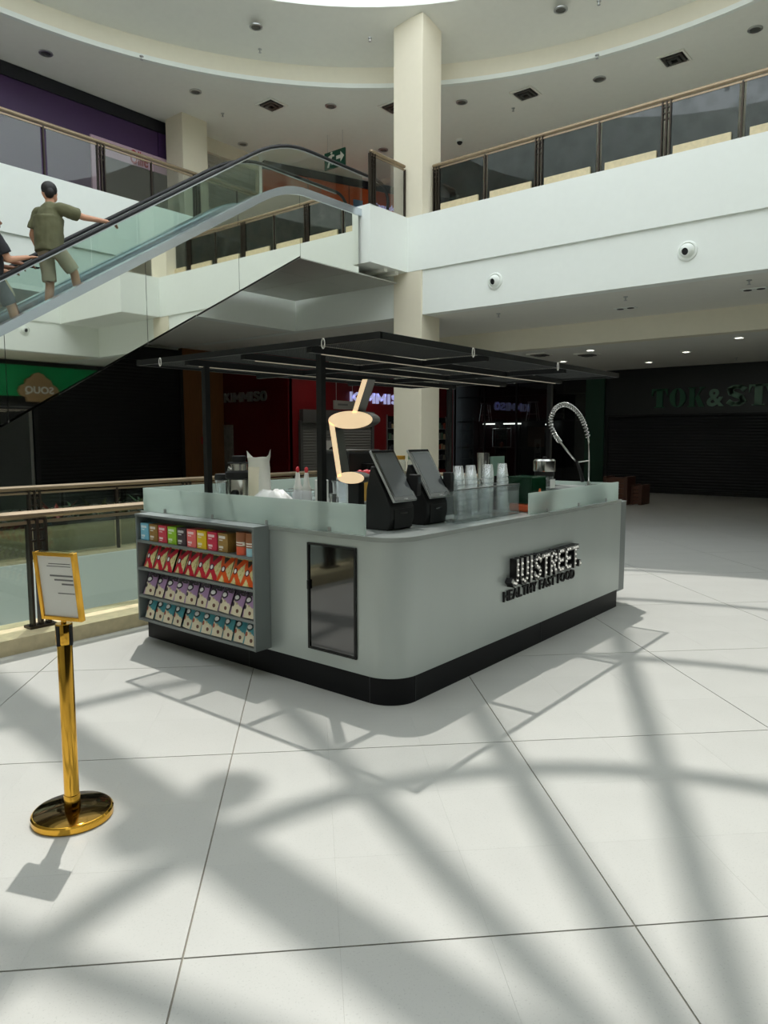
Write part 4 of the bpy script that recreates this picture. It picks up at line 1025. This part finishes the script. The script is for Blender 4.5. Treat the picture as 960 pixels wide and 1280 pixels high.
row(telm, ZS[0], [SX + .1 + k * .121 for k in range(11)], 'teal', 'bottom', 'teal pouches on the bottom shelf')
# second shelf on the far end of the kiosk
shelf_unit('grey shelf of pouches on the far end of the kiosk', (-.035, KR + .002, 0), math.pi, 1.5, ZS, .13, 1.0, .2)
for z, m_, nm in ((ZS[2], redm, 'red'), (ZS[1], purm, 'lilac'), (ZS[0], telm, 'teal'), (ZS[3] - .03, orgm, 'orange')):
    for k in range(5):
        o = D.objects.new('snack_pouch', m_); COL.objects.link(o); o.location = (-.13 - k * .14, KR + .175, z + .004); o.rotation_euler = (-.36, 0, math.pi)
        tag(o, nm + ' and cream snack pouch on the shelf at the far end of the kiosk', 'pouch', nm + ' pouches on the far end shelf')

# ------------------------------------------------------------------ things on the counter
def terminal(y0, label):
    t = thing('order_terminal', label, 'terminal', (-.36, y0 + .13, KH))
    ox, oy, oz = .36, -y0 - .13, -KH
    def L(p): return (p[0] + ox, p[1] + oz)
    prof = [(-.48, 1.046), (-.285, 1.046), (-.262, 1.12), (-.262, 1.19), (-.30, 1.27), (-.405, 1.455), (-.43, 1.46), (-.468, 1.31)]
    MB().prism([L(p) for p in prof], 'y', -.12, .13).build('pedestal', M_blackm, t, bevel=.008)
    box('pedestal_panel', -.262 + ox - .004, -.085, 1.06 + oz, -.262 + ox + .004, .1, 1.185 + oz, M_black, t)
    box('ticket_slot', -.262 + ox, -.03, 1.15 + oz, -.262 + ox + .007, .05, 1.162 + oz, M_gloss, t)
    tb = D.objects.new('tablet', None)
    b0, b1 = Vector((-.222, 0, 1.236)), Vector((-.425, 0, 1.565)); d = (b1 - b0).normalized(); n = Vector((-d.z, 0, d.x)) * -1
    if n.x < 0: n = -n
    Lh = (b1 - b0).length
    def slab(nm, u0, u1, w0, w1, h0, h1, m, par, bev=0):
        base = b0 + Vector((ox, 0, oz)); V = []
        for h in (h0, h1):
            for u, w_ in ((u0, w0), (u1, w0), (u1, w1), (u0, w1)):
                q = base + d * u + n * h; V.append((q.x, w_, q.z))
        return MB().add(V, [(0, 3, 2, 1), (4, 5, 6, 7), (0, 1, 5, 4), (1, 2, 6, 5), (2, 3, 7, 6), (3, 0, 4, 7)]).build(nm, m, par, bevel=bev)
    tabl = slab('tablet', 0, Lh, -.13, .115, -.018, 0, M_alu, t, .008)
    slab('bezel', .006, Lh - .006, -.124, .109, 0, .0025, M_gloss, tabl); slab('screen', .035, Lh - .03, -.105, .09, .0025, .004, M_screen, tabl)
    slab('home_button', .014, .02, -.02, .015, .0025, .004, M_alu, tabl)
    cr = box('card_reader', -.31 + ox, .135, 1.26 + oz, -.24 + ox, .175, 1.40 + oz, M_blackm, t, bevel=.006)
    box('reader_screen', -.239 + ox, .14, 1.34 + oz, -.236 + ox, .17, 1.385 + oz, M_screen, cr)
terminal(.27, 'black self-order terminal with tilted tablet at the rounded counter corner'); terminal(.665, 'black self-order terminal with tilted tablet beside the clear cup dispensers')

cs = thing('cup_sign', 'lit cream cup-with-straw sign on a black post on the counter', 'sign', (-.8, .5, KH))
def loc2(p): return (p[0] + .8, p[1] - KH)
def ellp(cx, cz, rx, rz, n=36): return [loc2((cx + rx * math.cos(2 * math.pi * k / n), cz + rz * math.sin(2 * math.pi * k / n))) for k in range(n)]
for nm, poly in (('cup_rim', ellp(-.802, 1.768, .205, .062)), ('cup_base', ellp(-.80, 1.362, .125, .041)), ('cup_side', [loc2(p) for p in ((-1.004, 1.76), (-.952, 1.735), (-.884, 1.37), (-.925, 1.365))]), ('straw', [loc2(p) for p in ((-.682, 2.043), (-.64, 2.041), (-.738, 1.815), (-.778, 1.818))])):
    bd = MB().prism(poly, 'y', -.0, .085).build(nm, M_sidegrey, cs)
    cx_ = sum(p[0] for p in poly) / len(poly); cz_ = sum(p[1] for p in poly) / len(poly)
    MB().prism(poly, 'y', -.006, 0).build(nm + '_face', M_cup, bd)
box('post', -.035, .01, 0, .065, .07, 1.325 - KH, M_black, cs)
box('post_foot', -.08, -.03, 0, .11, .11, .01, M_black, cs)

def clearcups(x, y, lean, label):
    t = thing('cup_stack', label, 'cups', (x, y, KH + .008), 0, 'stacks of clear cups'); b = MB()
    for k in range(9):
        z = .0 + k * .036; b.lathe([(.044, z), (.048, z + .001), (.048, z + .006), (.0455, z + .008), (.034, z + .10), (0, z + .1)], n=16)
    o = b.build('nested_cups', G_cup, t, True); t.rotation_euler = (0, lean, .3)
for q, (y, ln) in enumerate(((1.06, -.06), (1.22, -.05), (1.42, .02), (1.66, -.02))): clearcups(-.24, y, ln, 'tall nested stack of clear plastic cups, %s from the order terminals' % ORD[q])
for y0, y1, lb in ((.88, 1.29, 'clear acrylic cup dispenser box next to the order terminal'), (1.31, 1.76, 'clear acrylic cup dispenser box next to the glass guard')):
    t = thing('cup_dispenser', lb, 'dispenser', (-.24, (y0 + y1) / 2, KH)); h = (y1 - y0) / 2
    for nm, a in (('front_pane', (.085, -h, 0, .09, h, .235)), ('rear_pane', (-.09, -h, 0, -.085, h, .235)), ('end_pane', (-.085, -h, 0, .085, -h + .005, .235)), ('end_pane', (-.085, h - .005, 0, .085, h, .235)), ('divider', (-.085, -.003, 0, .085, .003, .235)), ('base_plate', (-.09, -h, 0, .09, h, .006))): box(nm, *a, G_clear, t)
    box('rim', .083, -h, .232, .092, h, .240, M_alu, t); box('rim', -.092, -h, .232, -.083, h, .240, M_alu, t)
b = MB()
sb = thing('steel_shaker', 'tall steel shaker cup behind the clear cup stacks', 'shaker', (-.46, 1.72, KH))
MB().lathe([(.04, 0), (.042, .3), (.05, .47), (.05, .475), (.045, .475)], n=20).build('cup', M_steel, sb, 40); MB().lathe([(.05, .25), (.053, .255), (.053, .265), (.05, .27)], n=20).build('band', M_steel, sb)
gp = thing('green_screen', 'small pale green backed display on a bracket behind the cups', 'display', (-.48, 1.98, KH))
box('panel', -.01, -.1, .28, .01, .1, .44, mat('pale_green', (120, 150, 136), .5), gp); box('bracket', -.02, -.02, 0, .0, .02, .28, M_blackm, gp); box('foot', -.06, -.06, 0, .04, .06, .01, M_blackm, gp)
gb = thing('green_tub', 'dark green clear tub with orange base on the counter', 'tub', (-.2, 1.985, KH))
box('wall', -.11, -.125, .07, .11, .125, .285, glassmat('green_plastic', (60, 110, 84), .5, .1, frost=.45, frostcol=(40, 86, 62)), gb, bevel=.012); box('fruit_layer', -.105, -.12, .002, .105, .2, .07, mat('orange_fruit', (196, 84, 42), .6, noise=.25, nscale=20), gb, bevel=.02)
MB().ell((.112, -.0, .16), (.004, .022, .03)).build('sticker', mat('sticker_orange', (230, 120, 60), .5), gb)
bj = thing('blender_jar', 'steel-lidded clear blender jar near the frosted guard', 'blender', (-.42, 2.72, KH))
MB().lathe([(.075, 0), (.08, .1), (.085, .25), (.08, .25), (.075, .1), (.07, .01)], n=20).build('jar', G_clear, bj, True); MB().lathe([(.09, .25), (.09, .29), (.08, .295)], n=20).build('collar', M_blackm, bj, 40)
MB().lathe([(.098, .29), (.1, .3), (.1, .385), (.085, .4), (0, .4)], n=24).build('lid', M_steel, bj, 40); MB().lathe([(.018, .4), (.02, .42), (0, .425)], n=12).build('knob', M_blackm, bj, True); box('label_plate', .083, -.05, .14, .088, .04, .22, M_paper, bj)
sk_ = thing('sink_unit', 'raised steel sink unit at the far end of the counter', 'sink', (-.95, 3.18, KH))
MB().wall([(-.7, -.28), (.85, -.28), (.85, .27), (-.7, .27)], [(-.5, -.2), (.4, -.2), (.4, .2), (-.5, .2)], 0, .125).build('rim', mat('sink_grey', (128, 132, 130), .35, .5), sk_); box('basin_floor', -.5, -.2, .002, .4, .2, .02, M_steel, sk_)
fc_ = thing('spring_faucet', 'tall chrome spring faucet arching over the sink', 'faucet', (-.27, 3.36, KH + .124))
MB().lathe([(.035, 0), (.035, .015), (.018, .02), (.018, .05), (0, .05)], n=16).build('base', M_steel, fc_, 40); box('lever', .0, -.02, .012, .12, .0, .024, M_steel, fc_)
arc = [(0, 0, .03), (-.005, -.01, .40), (-.01, -.02, .47)]
MB().tube(arc, .008, 8).build('riser', M_steel, fc_, True)
loop = []
for p in ((-.01, -.02, .47), (-.03, -.06, .58), (-.05, -.12, .67), (-.08, -.22, .745), (-.11, -.34, .775), (-.14, -.45, .745), (-.15, -.52, .67), (-.15, -.53, .58), (-.13, -.48, .49), (-.115, -.41, .43)): loop.append(Vector(p))
def smooth(P, n=6):
    out = []
    for i in range(len(P) - 1):
        p0, p1, p2, p3 = P[max(0, i - 1)], P[i], P[i + 1], P[min(len(P) - 1, i + 2)]
        for k in range(n):
            t = k / n; out.append(.5 * ((2 * p1) + (p2 - p0) * t + (2 * p0 - 5 * p1 + 4 * p2 - p3) * t * t + (3 * p1 - p0 - 3 * p2 + p3) * t ** 3))
    return out + [P[-1]]
lp = smooth(loop); MB().tube(lp, .007, 8).build('hose', mat('hose_grey', (120, 122, 120), .4), fc_, True)
hel = []; turns = 34; fine = smooth(lp, 8)
for i, p in enumerate(fine):
    d = (fine[min(i + 1, len(fine) - 1)] - fine[max(i - 1, 0)]).normalized(); u = d.cross(Vector((1, 0, 0))).normalized(); w_ = d.cross(u); a = 2 * math.pi * turns * i / len(fine)
    hel.append(p + (u * math.cos(a) + w_ * math.sin(a)) * .02)
MB().tube(hel, .0042, 5).build('spring', M_steel, fc_, True)
MB().tube([(-.115, -.41, .43), (-.075, -.22, .285), (-.06, -.15, .24)], .009, 8).build('spray_arm', M_steel, fc_, True); MB().tube([(-.06, -.15, .24), (-.04, -.09, .12), (-.035, -.06, .05)], [.014, .016, .02], 10).build('spray_head', M_blackm, fc_, True)
MB().tube([(-.06, -.15, .235), (0, 0, .25)], .006, 8).build('holder', M_steel, fc_)

# left strip: juicer, bags, squeeze bottles
ju = thing('juicer', 'steel centrifugal juicer with black collar on the counter', 'juicer', (-1.77, .3, KH))
MB().lathe([(.085, 0), (.09, .02), (.092, .28), (.088, .286)], n=28).build('motor_body', M_steel, ju, 40); MB().lathe([(.09, .12), (.0915, .121), (.0915, .124), (.09, .125)], n=28).build('seam', M_sidegrey, ju)
MB().lathe([(.1, .284), (.108, .295), (.105, .335), (.085, .347)], n=28).build('bowl_collar', M_blackm, ju, 40); MB().lathe([(.062, .345), (.064, .395), (.07, .398), (.07, .402)], n=24).build('feed_chute', M_steel, ju, 40)
MB().lathe([(.085, .402), (.085, .41), (.05, .413), (.055, .455), (.05, .462), (0, .462)], n=24).build('pusher', M_blackm, ju, 40)
MB().cone((.05, -.075, .18), (.058, -.105, .18), .026, .026, 16).build('dial', M_blackm, ju); MB().tube([(-.07, 0, .33), (-.12, 0, .37), (-.15, 0, .30), (-.125, 0, .22)], .01, 8).build('lock_arm', M_steel, ju, True)
MB().lathe([(.05, .0), (.062, .20), (.057, .20), (.045, .01)], (-.2, 0, .07), 18).build('pulp_bin', G_clear, ju, True); MB().lathe([(.064, .27), (.067, .29), (.06, .315), (0, .318)], (-.2, 0, .0), 18).build('bin_lid', M_blackm, ju, 40)
MB().tube([(-.125, -.02, 0), (-.125, -.02, .26)], .012, 8).build('side_post', M_sidegrey, ju)
def crumple(prof, n, seed, amp):
    r_ = random.Random(seed); b = MB(); k = len(prof); V = []; F = []
    for i in range(n):
        t = 2 * math.pi * i / n
        for r, z in prof:
            q = 1 + r_.uniform(-amp, amp); V.append((r * q * math.cos(t), r * q * math.sin(t) * .8, z + r_.uniform(-amp, amp) * .04))
    for i in range(n):
        for a in range(k - 1): F.append((i * k + a, ((i + 1) % n) * k + a, ((i + 1) % n) * k + a + 1, i * k + a + 1))
    return b.add(V, F)
wb = thing('plastic_bag', 'tall open white plastic bag standing beside the juicer', 'bag', (-1.575, .33, KH)); 
MB().lathe([(.08, .01), (.085, .1), (.082, .38), (0, .385)], n=16).build('contents', mat('cream_content', (222, 214, 190), .6), wb, True)
o = crumple([(.088, 0), (.096, .08), (.094, .2), (.092, .32), (.088, .42), (.1, .45)], 22, 3, .06)
for i in range(22):
    x, y, z = o.v[i * 6 + 5]; o.v[i * 6 + 5] = (x, y, z + .085 * max(0, math.sin(i * 2 * math.pi / 22 * 2 + .6)) ** 2 * (.75 if i < 12 else .6))
o.build('bag_film', mat('bag_white', (236, 235, 226), .35, noise=.03), wb, True)
o = MB(); o = crumple([(.0, .06), (.08, .062), (.15, .045), (.19, .012), (.2, 0)], 26, 5, .12).build('folded_bags', M_plastic, None, True); o.location = (-1.36, .27, KH + .004); o.scale = (1.15, .9, 3.3)
tag(o, 'crumpled heap of white plastic bags on the counter', 'bag')
def squeeze(x, y, label):
    t = thing('squeeze_bottle', label, 'bottle', (x, y, KH), 0, 'white squeeze bottles')
    MB().lathe([(.036, 0), (.04, .01), (.04, .2), (.03, .225), (.026, .23)], n=18).build('bottle', glassmat('milky_plastic', (225, 228, 228), .4, .2, frost=.65, frostcol=(228, 230, 232)), t, True)
    MB().lathe([(.03, .228), (.03, .25), (.022, .27), (.014, .35), (.010, .352), (0, .352)], n=16).build('nozzle', M_plastic, t, 40); MB().ell((0, 0, .372), (.014, .014, .022)).build('tip_cap', mat('tip_red', (214, 58, 66), .5), t, True)
squeeze(-1.128, .3, 'milky squeeze bottle with red tip next to the heap of bags'); squeeze(-1.04, .3, 'milky squeeze bottle with red tip next to the canopy post')
# back strip things
def tub(x, y, z, r, h, label, group=None, n=18):
    t = thing('clear_tub', label, 'container', (x, y, z), 0, group)
    MB().lathe([(r * .85, 0), (r, h), (r * 1.06, h), (r * 1.06, h - .008), (r * .97, h - .01), (r * .82, .008), (0, .008)], n=n).build('wall', G_clear, t, True); MB().lathe([(0, h), (r * 1.08, h), (r * 1.08, h + .01), (0, h + .014)], n=n).build('lid', G_clear, t, 40)
ty = thing('serving_tray', 'black serving tray of clear tubs on the back counter', 'tray', (-2.22, 1.28, KH)); box('tray', -.25, -.2, 0, .25, .2, .02, M_blackm, ty, bevel=.006)
for dx, dy in ((-.12, -.1), (.12, -.1), (-.12, .1), (.12, .1)): tub(-2.22 + dx, 1.28 + dy, KH + .022, .075, .09, 'small round clear tub on the black tray', 'clear tubs on the tray')
ct = tag(box('milk_carton', -1.98, 1.33, KH, -1.89, 1.42, KH + .22, M_plastic, None, bevel=.006), 'plain white carton standing behind the canopy post', 'carton')
tub(-1.86, 1.55, KH, .08, .2, 'tall clear jug behind the cup sign'); tub(-1.98, 1.72, KH, .07, .22, 'narrow clear jar near the dark espresso unit')
kc = thing('steel_cup', 'small steel measuring cup by the clear jug', 'cup', (-1.8, 1.38, KH)); MB().lathe([(.03, 0), (.034, .1), (.037, .102), (.032, .1)], n=16).build('cup', M_steel, kc, 40); MB().tube([(.034, 0, .08), (.06, 0, .07), (.06, 0, .03), (.034, 0, .02)], .005, 6).build('handle', M_steel, kc)
em = thing('coffee_machine', 'matte black coffee machine on the back counter', 'machine', (-2.28, 2.15, KH))
box('housing', -.2, -.24, .0, .2, .24, .46, M_blackm, em, bevel=.02); box('drip_tray', .2, -.2, 0, .32, .2, .05, M_black, em, bevel=.008); box('group_head', .2, -.06, .26, .28, .06, .34, M_black, em); box('top_tray', -.19, -.23, .46, .19, .23, .475, M_sidegrey, em)
gx = thing('gold_box', 'open gold carton of red fruit behind the cup sign', 'box', (-1.15, .95, .9)); 
gx.location = (-1.62, 1.72, KH)
gx.location = (-1.89, 1.98, KH)
box('carton', -.1, -.12, 0, .1, .12, .24, mat('gold_card', (196, 150, 60), .5), gx); box('flap', .08, -.12, .24, .14, .12, .25, mat('gold_card', (196, 150, 60), .5), gx)
for k in range(6): MB().ell((-.06 + .06 * (k % 3), -.06 + .1 * (k // 3), .26), (.032, .032, .03)).build('fruit', mat('fruit_red', (196, 40, 50), .45), gx, True)
for k, (dx, c, lb) in enumerate(((0, (214, 160, 50), 'glass jar with yellow lid behind the terminals'), (.15, (110, 150, 110), 'glass jar with pale green lid behind the terminals'), (.27, (186, 60, 62), 'glass jar with red lid behind the terminals'))):
    t = thing('storage_jar', lb, 'jar', (-2.02 + dx * .7, 2.62 + dx * .75, KH)); MB().lathe([(.06, 0), (.066, .02), (.066, .34), (.055, .37)], n=18).build('glass', G_clear, t, True); MB().lathe([(.06, .37), (.062, .37), (.062, .41), (0, .412)], n=18).build('lid', mat('lid_%d' % k, c, .45), t, 40)
    MB().lathe([(.05, .02), (.055, .26), (0, .27)], n=14).build('contents', mat('jar_fill_%d' % k, ((170, 160, 120), (150, 170, 110), (190, 180, 160))[k], .8, noise=.3, nscale=30), t, True)

# ------------------------------------------------------------------ brass stanchion with sign
sc_ = thing('sign_stand', 'polished brass stanchion with framed paper notice', 'stanchion', (-.348, -1.84, 0))
MB().lathe([(.165, 0), (.168, .004), (.168, .028), (.162, .034), (.158, .035)], n=48).build('base_rim', M_brass, sc_, 30); MB().lathe([(.160, .034), (.155, .037), (.04, .044), (0, .044)], n=48).build('base_cover', M_darkbrass, sc_, 30)
MB().lathe([(.031, .04), (.031, .852), (.029, .858), (0, .858)], n=28).build('pole', M_brass, sc_, 40); MB().lathe([(.0325, .042), (.034, .05), (.034, .1), (.0325, .105)], n=28).build('pole_collar', M_brass, sc_, 40)
MB().lathe([(.0335, .775), (.035, .78), (.035, .86), (.033, .864), (.0, .864)], n=28).build('belt_head', M_brass, sc_, 40)
for a in (20, 110, 200, 290):
    ca, sa = math.cos(math.radians(a)), math.sin(math.radians(a)); MB().cone((ca * .034, sa * .034, .772), (ca * .034, sa * .034, .858), .009, .009, 8).build('belt_slot', M_blackm, sc_)
MB().cone((0, 0, .86), (0, 0, .885), .011, .011, 12).build('sign_neck', M_brass, sc_)
fr = D.objects.new('sign_frame', None)
M_ = Matrix.Translation((0, 0, .878)) @ Matrix.Rotation(math.radians(22), 4, 'Z') @ Matrix.Rotation(math.radians(6.5), 4, 'X')
def sgbox(nm, a, m, par, bev=0):
    o_ = MB().box(*a); o_.v = [tuple(M_ @ Vector(v)) for v in o_.v]; return o_.build(nm, m, par, bevel=bev)
w_, h_ = .104, .298
f1 = sgbox('sign_frame', (-w_, -.012, 0, -w_ + .016, .012, h_), M_brass, sc_, .002); sgbox('sign_frame', (w_ - .016, -.012, 0, w_, .012, h_), M_brass, sc_, .002)
sgbox('sign_frame', (-w_ + .016, -.012, 0, w_ - .016, .012, .016), M_brass, sc_, .002); sgbox('sign_frame', (-w_ + .016, -.012, h_ - .016, w_ - .016, .012, h_), M_brass, sc_, .002)
pp = sgbox('paper', (-w_ + .014, -.004, .014, w_ - .014, .004, h_ - .014), M_paper, sc_)
for zz, x0, x1, t in ((.247, -.035, .075, .003), (.236, -.045, .075, .003), (.193, -.035, .08, .007), (.175, -.015, .08, .007), (.157, .02, .08, .007), (.118, -.005, .08, .004)):
    sgbox('print_line', (x0, -.0048, zz, x1, -.0041, zz + t), M_ink, pp)
